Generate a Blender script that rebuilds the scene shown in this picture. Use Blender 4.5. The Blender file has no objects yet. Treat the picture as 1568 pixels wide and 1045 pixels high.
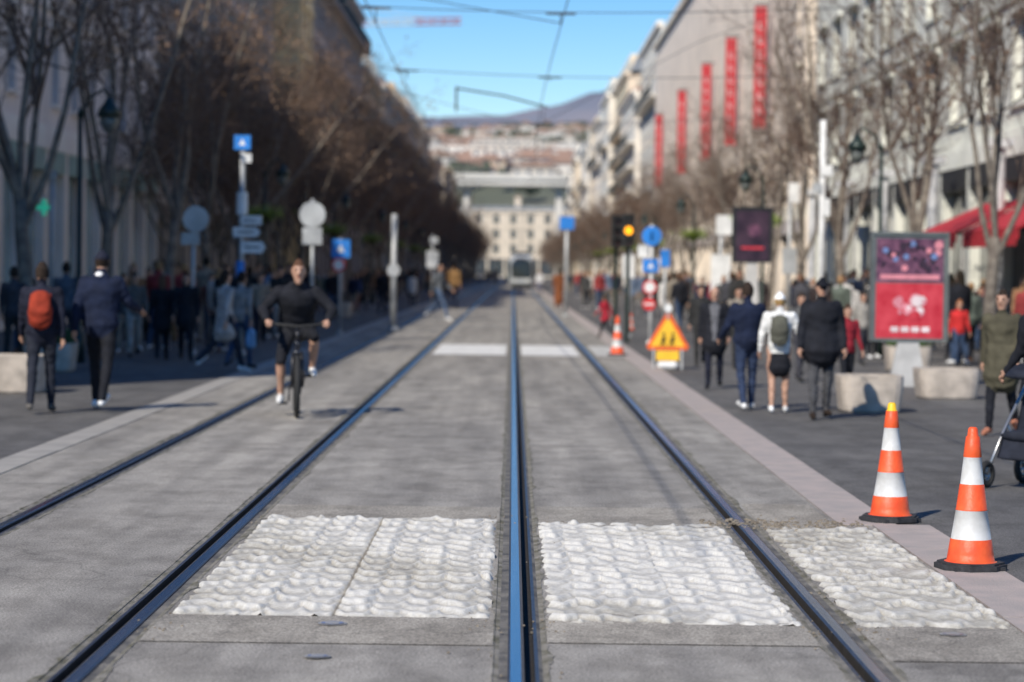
import bpy, math, random
import numpy as np
from mathutils import Vector, Matrix, noise
random.seed(7)
scene = bpy.context.scene
F = 3702.0; CH = 1.7; SL = 0.013
def at(u, v):
    dx = u-784; dy = v-522.5
    a = dx+dy*SL; b = dy-dx*SL
    D = F*CH/(b+107.5)
    return a*D/F, D
def atD(u, v, D):
    dx = u-784; dy = v-522.5
    return (dx+dy*SL)*D/F, CH-(dy-dx*SL+107.5)*D/F

# ------------------------------------------------------------ materials
MC = {}
def mat(name, col, rough=0.7, metal=0.0, var=0.15, scale=3.0, bump=0.0, bscale=None, col2=None, emit=None, spec=None, stretch=None):
    if name in MC: return MC[name]
    m = bpy.data.materials.new(name); m.use_nodes = True
    nt = m.node_tree; b = nt.nodes['Principled BSDF']
    b.inputs['Roughness'].default_value = rough; b.inputs['Metallic'].default_value = metal
    if spec is not None: b.inputs['Specular IOR Level'].default_value = spec
    tc = nt.nodes.new('ShaderNodeTexCoord')
    mp = nt.nodes.new('ShaderNodeMapping'); nt.links.new(tc.outputs['Object'], mp.inputs[0])
    if stretch: mp.inputs['Scale'].default_value = stretch
    n = nt.nodes.new('ShaderNodeTexNoise'); n.inputs['Scale'].default_value = scale
    n.inputs['Detail'].default_value = 3; nt.links.new(mp.outputs[0], n.inputs['Vector'])
    r = nt.nodes.new('ShaderNodeValToRGB'); nt.links.new(n.outputs['Fac'], r.inputs[0])
    c2 = col2 if col2 else [min(1, c*(1+var)) for c in col]
    c1 = col if col2 else [c*(1-var) for c in col]
    r.color_ramp.elements[0].position = .35; r.color_ramp.elements[1].position = .65
    r.color_ramp.elements[0].color = (*c1, 1); r.color_ramp.elements[1].color = (*c2, 1)
    nt.links.new(r.outputs[0], b.inputs['Base Color'])
    if bump > 0:
        n2 = nt.nodes.new('ShaderNodeTexNoise'); n2.inputs['Scale'].default_value = bscale or scale*8
        n2.inputs['Detail'].default_value = 3
        nt.links.new(tc.outputs['Object'], n2.inputs['Vector'])
        bp = nt.nodes.new('ShaderNodeBump'); bp.inputs['Strength'].default_value = bump; bp.inputs['Distance'].default_value = .02
        nt.links.new(n2.outputs['Fac'], bp.inputs['Height']); nt.links.new(bp.outputs[0], b.inputs['Normal'])
    if emit:
        b.inputs['Emission Color'].default_value = (*col, 1); b.inputs['Emission Strength'].default_value = emit
    MC[name] = m; return m
def cloth(c):
    k = 'cloth_%02d_%02d_%02d' % tuple(int(x*99) for x in c)
    return mat(k, c, .85, 0, .25, 6, .5, 14, spec=.2)

def road_mat(name, base, dark, light, streak=.5):
    m = bpy.data.materials.new(name); m.use_nodes = True
    nt = m.node_tree; b = nt.nodes['Principled BSDF']; b.inputs['Roughness'].default_value = .88
    b.inputs['Specular IOR Level'].default_value = .25
    tc = nt.nodes.new('ShaderNodeTexCoord')
    def nz(scale, detail=4, st=None, rough=.5):
        mp = nt.nodes.new('ShaderNodeMapping'); nt.links.new(tc.outputs['Object'], mp.inputs[0])
        if st: mp.inputs['Scale'].default_value = st
        n = nt.nodes.new('ShaderNodeTexNoise'); n.inputs['Scale'].default_value = scale; n.inputs['Detail'].default_value = detail
        n.inputs['Roughness'].default_value = rough
        nt.links.new(mp.outputs[0], n.inputs['Vector']); return n.outputs['Fac']
    def ramp(src, p0, c0, p1, c1):
        r = nt.nodes.new('ShaderNodeValToRGB'); nt.links.new(src, r.inputs[0])
        r.color_ramp.elements[0].position = p0; r.color_ramp.elements[1].position = p1
        r.color_ramp.elements[0].color = (*c0, 1); r.color_ramp.elements[1].color = (*c1, 1); return r.outputs[0]
    def mix(a, bb, fac, mode='MIX'):
        x = nt.nodes.new('ShaderNodeMix'); x.data_type = 'RGBA'; x.blend_type = mode
        if isinstance(fac, float): x.inputs[0].default_value = fac
        else: nt.links.new(fac, x.inputs[0])
        nt.links.new(a, x.inputs[6]); nt.links.new(bb, x.inputs[7]); return x.outputs[2]
    c = ramp(nz(.9, 4), .3, base, .7, light)
    st = ramp(nz(1.0, 4, (3.5, .18, 1)), .38, dark, .62, light)
    c = mix(c, st, streak*.6)
    ag = ramp(nz(75, 2, None, .8), .36, (.42, .42, .42), .64, (1.55, 1.54, 1.5))
    c = mix(c, ag, .75, 'MULTIPLY')
    sr = ramp(nz(2.6, 6, (1, .6, 1), .7), .40, (.70, .695, .69), .57, (1, 1, 1))
    g = mix(c, sr, .9, 'MULTIPLY')
    big = ramp(nz(.35, 3, (1.6, .35, 1), .6), .40, (.80, .795, .79), .60, (1.05, 1.04, 1.02))
    g = mix(g, big, .9, 'MULTIPLY')
    sp = ramp(nz(11, 2, None, .6), .64, (1, 1, 1), .70, (.66, .655, .65))
    g = mix(g, sp, .6, 'MULTIPLY')
    vo = nt.nodes.new('ShaderNodeTexVoronoi'); vo.feature = 'DISTANCE_TO_EDGE'; vo.inputs['Scale'].default_value = .35
    mp = nt.nodes.new('ShaderNodeMapping'); nt.links.new(tc.outputs['Object'], mp.inputs[0])
    wn = nt.nodes.new('ShaderNodeTexNoise'); wn.inputs['Scale'].default_value = 1.5; nt.links.new(tc.outputs['Object'], wn.inputs['Vector'])
    va = nt.nodes.new('ShaderNodeVectorMath'); va.operation = 'ADD'
    nt.links.new(mp.outputs[0], va.inputs[0]); nt.links.new(wn.outputs['Color'], va.inputs[1]); nt.links.new(va.outputs[0], vo.inputs['Vector'])
    cr = ramp(vo.outputs['Distance'], .0, (.5, .5, .5), .006, (1, 1, 1))
    c2 = mix(g, cr, .5, 'MULTIPLY')
    nt.links.new(c2, b.inputs['Base Color'])
    bp = nt.nodes.new('ShaderNodeBump'); bp.inputs['Strength'].default_value = .6; bp.inputs['Distance'].default_value = .006
    nt.links.new(nz(90, 2, None, .8), bp.inputs['Height']); nt.links.new(bp.outputs[0], b.inputs['Normal'])
    return m

# ------------------------------------------------------------ mesh builder
class MB:
    def __init__(s): s.v = []; s.f = []; s.m = []
    def box(s, x0, x1, y0, y1, z0, z1, m=0):
        if x0 > x1: x0, x1 = x1, x0
        if y0 > y1: y0, y1 = y1, y0
        i = len(s.v)
        s.v += [(x0,y0,z0),(x1,y0,z0),(x1,y1,z0),(x0,y1,z0),(x0,y0,z1),(x1,y0,z1),(x1,y1,z1),(x0,y1,z1)]
        s.f += [(i,i+3,i+2,i+1),(i+4,i+5,i+6,i+7),(i,i+1,i+5,i+4),(i+1,i+2,i+6,i+5),(i+2,i+3,i+7,i+6),(i+3,i,i+4,i+7)]
        s.m += [m]*6
    def poly(s, pts, m=0):
        i = len(s.v); s.v += [tuple(p) for p in pts]; s.f.append(tuple(range(i, i+len(pts)))); s.m.append(m)
    def prism(s, pts, d, m=0, m2=None):
        n = len(pts); d = Vector(d); i = len(s.v)
        s.v += [tuple(p) for p in pts]+[tuple(Vector(p)+d) for p in pts]
        s.f.append(tuple(range(i, i+n))); s.m.append(m)
        s.f.append(tuple(range(i+2*n-1, i+n-1, -1))); s.m.append(m if m2 is None else m2)
        for k in range(n):
            s.f.append((i+k, i+(k+1)%n, i+n+(k+1)%n, i+n+k)); s.m.append(m if m2 is None else m2)
    def disc(s, c, r, th, m=0, m2=None, n=20, a0=0):
        s.prism([(c[0]+r*math.cos(a0+2*math.pi*k/n), c[1], c[2]+r*math.sin(a0+2*math.pi*k/n)) for k in range(n)], (0, th, 0), m, m2)
    def tube(s, pts, rad, n=8, m=0, ax=None, cap=True):
        pts = [Vector(p) for p in pts]; i0 = len(s.v); L = len(pts)
        if not isinstance(rad, (list, tuple)): rad = [rad]*L
        side = None
        for k, p in enumerate(pts):
            t = (pts[min(k+1, L-1)]-pts[max(k-1, 0)])
            t = t.normalized() if t.length > 1e-9 else Vector((0, 0, 1))
            if ax is not None: sd = Vector(ax)
            elif side is not None: sd = side
            else: sd = Vector((1, 0, 0)) if abs(t.x) < .8 else Vector((0, 1, 0))
            sd = sd-t*sd.dot(t); sd.normalize(); side = sd; bt = t.cross(sd)
            r = rad[k]; ra, rb = (r if isinstance(r, (tuple, list)) else (r, r))
            for j in range(n):
                a = 2*math.pi*j/n
                s.v.append(tuple(p+sd*(ra*math.cos(a))+bt*(rb*math.sin(a))))
        for k in range(L-1):
            for j in range(n):
                a = i0+k*n+j; b = i0+k*n+(j+1)%n
                s.f.append((a, b, b+n, a+n)); s.m.append(m)
        if cap:
            s.f.append(tuple(i0+n-1-j for j in range(n))); s.m.append(m)
            s.f.append(tuple(i0+(L-1)*n+j for j in range(n))); s.m.append(m)
    def rtube(s, pts, rad, n=10, m=0, ax=None):
        pts = [Vector(p) for p in pts]
        mn = lambda r: min(r) if isinstance(r, (tuple, list)) else r
        sc = lambda r, k: tuple(x*k for x in r) if isinstance(r, (tuple, list)) else r*k
        t0 = (pts[1]-pts[0]).normalized(); t1 = (pts[-1]-pts[-2]).normalized()
        a, b = rad[0], rad[-1]
        P = [pts[0]-t0*mn(a)*.9, pts[0]-t0*mn(a)*.6]+pts+[pts[-1]+t1*mn(b)*.6, pts[-1]+t1*mn(b)*.9]
        R = [sc(a, .35), sc(a, .75)]+list(rad)+[sc(b, .75), sc(b, .35)]
        s.tube(P, R, n, m, ax)
    def torus(s, c, R, r, axis='x', n=28, k=8, m=0):
        i0 = len(s.v)
        for a in range(n):
            A = 2*math.pi*a/n
            for b in range(k):
                B = 2*math.pi*b/k; q = R+r*math.cos(B); w = r*math.sin(B)
                s.v.append((c[0]+w, c[1]+q*math.cos(A), c[2]+q*math.sin(A)) if axis == 'x' else (c[0]+q*math.cos(A), c[1]+w, c[2]+q*math.sin(A)))
        for a in range(n):
            for b in range(k):
                s.f.append((i0+a*k+b, i0+((a+1)%n)*k+b, i0+((a+1)%n)*k+(b+1)%k, i0+a*k+(b+1)%k)); s.m.append(m)
    def mesh(s, name, mats, smooth=False):
        me = bpy.data.meshes.new(name); me.from_pydata(s.v, [], s.f)
        for x in mats: me.materials.append(x)
        me.polygons.foreach_set('material_index', s.m)
        if smooth: me.polygons.foreach_set('use_smooth', [True]*len(s.f))
        me.update(); return me
    def build(s, name, mats, parent=None, smooth=False, loc=None, rz=0):
        o = bpy.data.objects.new(name, s.mesh(name, mats, smooth)); scene.collection.objects.link(o)
        if parent: o.parent = parent
        if loc: o.location = loc
        o.rotation_euler[2] = rz
        return o
def empty(name, loc=(0, 0, 0), rz=0):
    o = bpy.data.objects.new(name, None); o.empty_display_size = .2; scene.collection.objects.link(o)
    o.location = loc; o.rotation_euler[2] = rz; return o
def link(name, me, loc, rz=0, sc=1, parent=None):
    o = bpy.data.objects.new(name, me); scene.collection.objects.link(o); o.location = loc; o.rotation_euler[2] = rz
    o.scale = (sc, sc, sc) if not isinstance(sc, tuple) else sc
    if parent: o.parent = parent
    return o

# ------------------------------------------------------------ people
SKIN = (.45, .26, .18)
def human_mesh(name, H=1.75, walk=0.0, jacket=(.02,.02,.025), trousers=(.02,.02,.03), shoes=(.03,.03,.03), hair=(.03,.02,.015),
               skin=SKIN, longhair=False, cap=None, legs='trousers', coat=0.0, pack=None, bag=None, hood=None, bulk=1.0, yaw=0.0,
               joints=None, arms=None, voxel=.024, woman=False, scarf=None, baldness=False, shirt=None):
    V = Vector
    if joints is None:
        J = {}
        def d(a): return V((0, -math.sin(a), -math.cos(a)))
        for sx, nm, sg in ((-1, 'R', 1), (1, 'L', -1)):
            w = walk*sg
            th = math.radians(26*w+2) if w > 0 else math.radians(20*w)
            kb = math.radians(6+6*abs(w)) if w > 0 else math.radians(6+28*abs(w))
            hp = V((sx*.09, 0, .93)); kn = hp+d(th)*.44+V((sx*.01, 0, 0)); an = kn+d(th-kb)*.42
            fa = 0 if w >= 0 else -math.radians(40*abs(w))
            if w > 0: fa = math.radians(14*w)
            rot = Matrix.Rotation(fa, 3, 'X')
            heel = an+rot@V((0, .05, -.05)); toe = an+rot@V((sx*.02, -.17, -.055))
            J['hip'+nm] = hp; J['kn'+nm] = kn; J['an'+nm] = an; J['heel'+nm] = heel; J['toe'+nm] = toe
            A = (arms or {}).get(nm)
            if A is None: A = (-22*w, 9, 12+14*max(0, -w))
            sw, ab, el = [math.radians(x) for x in A[:3]]
            sh = V((sx*.185, 0, 1.42))
            ud = V((sx*math.sin(ab), -math.sin(sw)*math.cos(ab), -math.cos(sw)*math.cos(ab)))
            eb = sh+ud*.29
            inw = math.radians(A[3]) if len(A) > 3 else 0
            fd = V((sx*math.sin(ab*.5-inw), -math.sin(sw+el), -math.cos(sw+el))).normalized()
            wr = eb+fd*.25
            J['sh'+nm] = sh; J['eb'+nm] = eb; J['wr'+nm] = wr; J['hd'+nm] = wr+fd*.09
        J['pel'] = V((0, 0, .93)); J['neck'] = V((0, .0, 1.48)); J['head'] = V((0, -.02, 1.635))
        low = min(J['heelL'].z, J['heelR'].z, J['toeL'].z, J['toeR'].z)-.035
        for k in J: J[k] = J[k]-V((0, 0, low))
    else: J = {k: V(v) for k, v in joints.items()}
    mb = MB(); segs = []
    def limb(pts, rad, lab, ax=None):
        mb.rtube(pts, rad, 12, 0, ax)
        for a in range(len(pts)-1):
            r0 = rad[a]; r1 = rad[a+1]
            f = lambda r: (r[0]+r[1])/2 if isinstance(r, tuple) else r
            segs.append((V(pts[a]), V(pts[a+1]), f(r0), f(r1), lab))
    P, N = J['pel'], J['neck']; ax = N-P
    prof = [(-.08, .135, .10), (.03, .165, .12), (.22, .145, .105), (.45, .152, .11), (.68, .175, .125), (.84, .185, .11), (.93, .13, .08), (1.0, .062, .06)]
    sc = 1.1*bulk; wsc = .92 if woman else 1
    pts = [P+ax*t for t, _, _ in prof]; rr = [(a*sc*wsc if t < .95 else a, b*sc*(1 if t < .95 else 1)) for t, a, b in prof]
    mb.rtube(pts, rr, 16, 0, (1, 0, 0))
    for a in range(1, len(pts)-1): segs.append((pts[a], pts[a+1], rr[a][1]*1.2, rr[a+1][1]*1.2, 'jacket'))
    segs.append((P-ax*.12, P-ax*.04, .12, .13, 'trousers'))
    for nm in 'RL':
        b = bulk
        limb([J['sh'+nm], J['sh'+nm].lerp(J['eb'+nm], .5), J['eb'+nm]], [.066*b, .058*b, .048*b], 'jacket')
        limb([J['eb'+nm], J['eb'+nm].lerp(J['wr'+nm], .4), J['wr'+nm]], [.049*b, .046*b, .034*b], 'jacket')
        limb([J['wr'+nm], J['hd'+nm]], [.026, (.036, .024)], 'skin')
        lr = 1.0 if legs != 'wide' else 1.2
        bare = legs in ('shorts', 'skirt')
        upl = 'trousers' if legs != 'skirt' else 'skin'
        hp, kn, an = J['hip'+nm], J['kn'+nm], J['an'+nm]
        limb([hp, hp.lerp(kn, .5), kn], [.095*lr, .082*lr, .062*lr], upl)
        if bare: limb([kn, kn.lerp(an, .35), an], [.054, .055, .036], 'skin')
        else: limb([kn, kn.lerp(an, .4), an], [.062*lr, .06*lr, .046*lr], 'trousers')
        limb([J['heel'+nm], J['heel'+nm].lerp(J['toe'+nm], .5)+V((0, 0, .01)), J['toe'+nm]], [.038, .043, .034], 'shoe')
        limb([an, J['heel'+nm].lerp(J['toe'+nm], .2)+V((0, 0, .01))], [.036, .036], 'shoe' if not bare else 'sock')
    limb([N-V((0, 0, .03)), J['head']-V((0, 0, .06))], [.06, .052], 'skin')
    C = J['head']; Rz = Matrix.Rotation(yaw, 3, 'Z')
    hp = [(-.125, .032, .036, -.045), (-.10, .05, .058, -.028), (-.05, .066, .08, -.008), (0, .075, .093, .0), (.045, .077, .098, .006), (.085, .064, .083, .008), (.112, .035, .045, .008)]
    mb.rtube([C+Rz@V((0, y, z)) for z, a, b, y in hp], [(a, b) for z, a, b, y in hp], 14, 0, Rz@V((1, 0, 0)))
    segs.append((C+Rz@V((0, -.01, -.1)), C+V((0, 0, .08)), .06, .07, 'head'))
    mb.rtube([C+Rz@V((0, -.085, .02)), C+Rz@V((0, -.108, -.025))], [.012, .018], 6)
    for sx in (-1, 1): mb.rtube([C+Rz@V((sx*.076, .005, .02)), C+Rz@V((sx*.076, .0, -.03))], [(.012, .02), (.01, .013)], 6)
    if not baldness and not cap:
        mb.rtube([C+Rz@V((0, .03, -.03)), C+Rz@V((0, .02, .05)), C+Rz@V((0, .005, .10))], [(.08, .07), (.085, .09), (.055, .065)], 12, 0, Rz@V((1, 0, 0)))
    if longhair:
        limb([C+Rz@V((0, .05, .03)), C+Rz@V((0, .075, -.1)), C+Rz@V((0, .10, -.24))], [(.085, .06), (.09, .05), (.07, .035)], 'hair', (1, 0, 0))
    if cap:
        mb.rtube([C+Rz@V((0, .005, .035)), C+Rz@V((0, .005, .075)), C+Rz@V((0, .008, .11))], [(.086, .105), (.08, .098), (.045, .06)], 12, 0, Rz@V((1, 0, 0)))
        limb([C+Rz@V((0, -.09, .045)), C+Rz@V((0, -.155, .035))], [(.07, .016), (.05, .013)], 'cap', (1, 0, 0))
    if coat > 0:
        z0 = P+V((0, 0, .12)); z1 = P+V((0, 0, .12-coat))
        limb([z0, z0.lerp(z1, .5), z1], [(.165*sc*wsc, .125*sc), (.19*bulk, .15*bulk), (.215*bulk, .185*bulk)], 'jacket', (1, 0, 0))
    if legs == 'skirt':
        z0 = P+V((0, 0, .05)); z1 = P-V((0, 0, .28))
        limb([z0, z1], [(.16, .12), (.19, .15)], 'trousers', (1, 0, 0))
    if hood:
        limb([N+V((-.06, .05, .0)), N+V((0, .085, .0)), N+V((.06, .05, .0))], [.05, .06, .05], 'hood')
        limb([N+V((-.05, -.05, -.0)), N+V((0, -.06, -.05)), N+V((.05, -.05, .0))], [.025, .03, .025], 'hood')
    if scarf: limb([N+V((0, 0, -.02)), N+V((0, 0, .04))], [(.09, .085), (.08, .08)], 'hood')
    if pack:
        limb([P+V((0, .20, .12)), P+V((0, .22, .26)), P+V((0, .20, .45))], [(.13, .08), (.15, .10), (.12, .07)], 'pack', (1, 0, 0))
        for sx in (-.1, .1): limb([N+V((sx, -.12, -.3)), N+V((sx, -.10, -.10)), N+V((sx, .02, 0)), N+V((sx, .14, -.12))], [.02]*4, 'pack')
    if bag:
        h = J['hdR']; limb([h+V((0, 0, -.12)), h+V((0, 0, -.38))], [(.05, .13), (.06, .16)], 'pack', (1, 0, 0))
        limb([h, h+V((0, -.06, -.14))], [.012, .012], 'pack'); limb([h, h+V((0, .06, -.14))], [.012, .012], 'pack')
    me0 = mb.mesh('tmp', [])
    ob = bpy.data.objects.new('tmp', me0); scene.collection.objects.link(ob)
    r = ob.modifiers.new('r', 'REMESH'); r.mode = 'VOXEL'; r.voxel_size = voxel
    sm = ob.modifiers.new('s', 'SMOOTH'); sm.factor = .5; sm.iterations = 2
    dg = bpy.context.evaluated_depsgraph_get()
    me = bpy.data.meshes.new_from_object(ob.evaluated_get(dg))
    bpy.data.objects.remove(ob); bpy.data.meshes.remove(me0)
    nv = len(me.vertices); co = np.empty(nv*3); me.vertices.foreach_get('co', co); co = co.reshape(-1, 3)
    nr = np.empty(nv*3); me.vertices.foreach_get('normal', nr); nr = nr.reshape(-1, 3)
    if voxel < .03:
        amp = np.where(co[:, 2] < N.z-.02, .0065, 0.0)
        fold = np.sin(co[:, 2]*31+17*co[:, 0]+3*np.sin(co[:, 1]*25))*np.sin(co[:, 2]*15+19*co[:, 1]-11*co[:, 0]+2)
        co = co+nr*(amp*fold)[:, None]
    npoly = len(me.polygons); ls = np.empty(npoly, int); lt = np.empty(npoly, int)
    me.polygons.foreach_get('loop_start', ls); me.polygons.foreach_get('loop_total', lt)
    li = np.empty(len(me.loops), int); me.loops.foreach_get('vertex_index', li)
    cen = np.array([co[li[a:a+b]].mean(axis=0) for a, b in zip(ls, lt)])
    labs = ['jacket', 'trousers', 'skin', 'shoe', 'hair', 'hood', 'pack', 'cap', 'sock', 'lip', 'shirt']
    best = np.full(npoly, 1e9); lab = np.zeros(npoly, int)
    for a, b, r0, r1, l in segs:
        a = np.array(a); b = np.array(b); ab = b-a; t = np.clip(((cen-a)@ab)/max(ab@ab, 1e-9), 0, 1)
        dd = np.linalg.norm(cen-(a+t[:, None]*ab), axis=1)-(r0+(r1-r0)*t)
        li_ = 20 if l == 'head' else labs.index(l)
        w = dd < best; best[w] = dd[w]; lab[w] = li_
    if shirt is not None:
        w = (lab == 0) & (cen[:, 1] < -.06) & (abs(cen[:, 0]) < .035+.05*np.clip((cen[:, 2]-P.z)/.5, 0, 1)) & (cen[:, 2] > P.z-.1)
        lab[w] = 10
    hl = (cen-np.array(C))@np.array(Rz)
    isH = lab == 20; lab[isH] = 2
    if not baldness:
        hz = (hl[:, 2] > .062) | ((hl[:, 1] > .0) & (hl[:, 2] > -.055) & ~((abs(hl[:, 0]) > .082) & (hl[:, 2] < .03))) | ((hl[:, 1] > -.045) & (hl[:, 2] > .04))
        lab[isH & hz] = 4
    if cap: lab[isH & (hl[:, 2] > .035)] = 7
    faces = [tuple(li[a:a+b]) for a, b in zip(ls, lt)]
    ex = MB(); ex.v = []
    for nm in 'RL':
        w, h = J['wr'+nm], J['hd'+nm]; dr = (h-w).normalized(); sx = 1 if nm == 'L' else -1
        fw = V((0, -1, 0)) if abs(dr.y) < .8 else V((-sx, 0, 0))
        fw = (fw-dr*fw.dot(dr)).normalized(); pn = V((-sx, 0, -.2)) if abs(dr.x) < .7 and abs(dr.y) < .8 else V((0, 0, -1))
        pn = (pn-dr*pn.dot(dr)).normalized()
        for q, (o, ln) in enumerate(((.026, .072), (.009, .08), (-.009, .075), (-.026, .06))):
            b0 = h+fw*o; b1 = b0+(dr*.85+pn*.35).normalized()*ln*.55; b2 = b1+(dr*.5+pn*.8).normalized()*ln*.45
            ex.tube([b0, b1, b2], [.0095, .0085, .006], 5, 2)
        t0 = w+dr*.03+fw*.022; t1 = t0+(fw*.7+dr*.6+pn*.2).normalized()*.035; t2 = t1+(dr*.9+pn*.3).normalized()*.03
        ex.tube([t0, t1, t2], [.012, .010, .007], 5, 2)
    for sx in (-1, 1):
        e = C+Rz@V((sx*.031, -.083, .012)); ex.tube([e+Rz@V((-.012, 0, 0)), e, e+Rz@V((.012, 0, 0))], [.003, .009, .003], 6, 4)
        e = C+Rz@V((sx*.031, -.088, .034)); ex.tube([e+Rz@V((-.017, 0, 0)), e, e+Rz@V((.017, 0, 0))], [.002, .005, .002], 5, 4)
    e = C+Rz@V((0, -.083, -.062)); ex.tube([e+Rz@V((-.024, .006, 0)), e, e+Rz@V((.024, .006, 0))], [.002, .007, .002], 6, 9)
    faces += [tuple(i+nv for i in f) for f in ex.f]
    vv = np.vstack([co, np.array(ex.v)])*(H/1.75 if joints is None else 1.0)
    out = bpy.data.meshes.new(name); out.from_pydata(vv.tolist(), [], faces)
    cols = [jacket, trousers, skin, shoes, hair, hood or scarf or jacket, pack or bag or jacket, cap or hair, (.7,.7,.68), (.3,.1,.08), shirt or jacket]
    for l, c in zip(labs, cols):
        out.materials.append(mat('skin_%02d' % int(c[0]*99), c, .5, 0, .06, 8) if l == 'skin' else cloth(c))
    out.polygons.foreach_set('material_index', list(lab)+ex.m)
    out.polygons.foreach_set('use_smooth', [True]*len(faces)); out.update()
    bpy.data.meshes.remove(me)
    return out

def person(u, vf, vh, heading=0, name='pedestrian', **k):
    x, y = at(u, vf); Hh = (vf-vh)*y/F
    me = human_mesh(name, H=Hh, **k)
    return link(name, me, (x, y, .004), heading)
PI = math.pi
NV = (.012, .018, .042); BK = (.012, .012, .014); WH = (.75, .75, .74); JN = (.04, .065, .12); GR = (.25, .25, .25)
person(62, 634, 408, PI+.1, walk=.5, jacket=(.015,.017,.03), trousers=(.022,.025,.036), shoes=(.12,.11,.1), pack=(.30,.04,.02), bulk=1.12, voxel=.02)
person(153, 630, 390, PI-.1, walk=-.55, jacket=NV, trousers=(.014,.015,.02), shoes=WH, hood=WH, cap=(.02,.02,.03), bulk=1.18, voxel=.02, arms={'R': (25, 22, 50), 'L': (-20, 12, 20)})
person(247, 553, 424, PI+.2, walk=.4, jacket=BK, trousers=BK, bag=(.25,.13,.06), hair=(.1,.05,.03), longhair=True, coat=.35, woman=True)
person(284, 554, 420, .1, walk=-.4, jacket=BK, trousers=BK, hair=(.04,.02,.015), longhair=True, coat=.3, woman=True)
person(343, 572, 415, PI-.9, walk=.9, jacket=(.34,.33,.32), trousers=(.03,.03,.035), shoes=WH, hair=(.03,.02,.02), longhair=True, coat=.35, woman=True)
person(368, 566, 420, PI-.5, walk=.5, jacket=(.25,.24,.23), trousers=JN, bag=(.14,.3,.5), woman=True)
person(205, 548, 420, .3, walk=.5, jacket=(.12,.11,.1), trousers=(.35,.33,.3))
person(190, 540, 425, PI, walk=.5, jacket=(.04,.04,.04), trousers=(.05,.05,.06), coat=.3)
person(100, 545, 405, PI, walk=.3, jacket=(.1,.12,.15), trousers=(.05,.05,.06))
person(20, 560, 412, PI, walk=.3, jacket=(.05,.05,.06), trousers=(.03,.03,.03))
person(428, 520, 410, .0, walk=.3, jacket=(.03,.03,.03), trousers=(.25,.24,.22))
person(398, 530, 420, .2, walk=.6, jacket=(.3,.24,.18), trousers=(.02,.02,.03))
person(322, 530, 422, .2, walk=.6, jacket=(.12,.05,.04), trousers=(.05,.05,.06), longhair=True, woman=True)
person(585, 484, 413, PI, walk=.4, jacket=(.02,.02,.02), trousers=(.02,.02,.03))
person(543, 480, 420, 0, walk=.4, jacket=(.05,.1,.3), trousers=(.4,.1,.08))
person(672, 492, 404, 1.2, walk=1.0, jacket=(.12,.13,.14), trousers=(.08,.12,.2), shoes=WH, bulk=1.05)
person(694, 474, 404, PI, walk=.5, jacket=(.3,.17,.07), trousers=(.02,.02,.03))
# right pavement
person(1093, 596, 444, -.1, walk=.35, jacket=BK, trousers=(.02,.02,.024), shoes=(.02,.02,.02), baldness=True, coat=.3, bulk=1.14, shirt=(.12,.12,.13), voxel=.02)
person(1072, 560, 440, .1, walk=.35, jacket=(.03,.03,.03), trousers=(.03,.03,.03))
person(1130, 565, 442, .1, walk=.35, jacket=(.25,.22,.18), trousers=(.03,.03,.03), longhair=True, woman=True)
person(1143, 629, 438, PI+.2, walk=.3, jacket=NV, trousers=(.028,.042,.085), shoes=WH, bulk=1.16, voxel=.02, arms={'R': (10, 20, 50), 'L': (5, 20, 45)})
person(1192, 633, 453, PI-.1, walk=.2, jacket=(.7,.7,.68), trousers=BK, legs='skirt', shoes=WH, cap=WH, hair=(.4,.25,.1), pack=(.10,.10,.08), woman=True, bulk=1.08, voxel=.02, arms={'R': (10, 22, 60), 'L': (0, 14, 20)})
person(1256, 643, 432, .05, walk=.2, jacket=(.013,.013,.014), trousers=(.07,.07,.075), shoes=(.03,.02,.02), cap=(.02,.02,.02), bulk=1.24, coat=.2, voxel=.02, arms={'R': (5, 14, 10), 'L': (5, 14, 10)})
person(1296, 612, 470, .4, walk=.3, jacket=(.25,.02,.03), trousers=BK, hair=(.05,.03,.02), longhair=True, woman=True)
person(1225, 585, 452, .4, walk=.5, jacket=(.1,.1,.1), trousers=(.05,.05,.06))
person(1320, 560, 450, .4, walk=.5, jacket=(.3,.28,.25), trousers=(.05,.05,.06))
person(1468, 562, 462, .2, name='child', walk=.3, jacket=(.5,.03,.03), trousers=JN, hair=(.3,.12,.05), longhair=True)
person(1500, 540, 440, .2, walk=.3, jacket=(.06,.06,.07), trousers=JN)
person(1533, 668, 450, -.5, walk=.5, jacket=(.075,.068,.045), trousers=BK, shoes=(.5,.2,.12), coat=.35, bulk=1.15, voxel=.02)
person(1592, 735, 440, -2.6, walk=.4, jacket=BK, trousers=BK, woman=True, coat=.3, arms={'R': (12, 3, 30), 'L': (12, 3, 30)}, voxel=.02)
person(926, 518, 452, PI+.9, walk=1.0, jacket=(.45,.03,.05), trousers=BK, woman=True, coat=.25, hair=(.04,.03,.02), longhair=True)
person(855, 473, 413, PI, walk=.3, jacket=(.2,.07,.03), trousers=(.2,.07,.03), coat=.75, woman=True, longhair=True)
person(826, 452, 415, 0, walk=.3, jacket=(.6,.6,.6), trousers=(.15,.15,.2))

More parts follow.
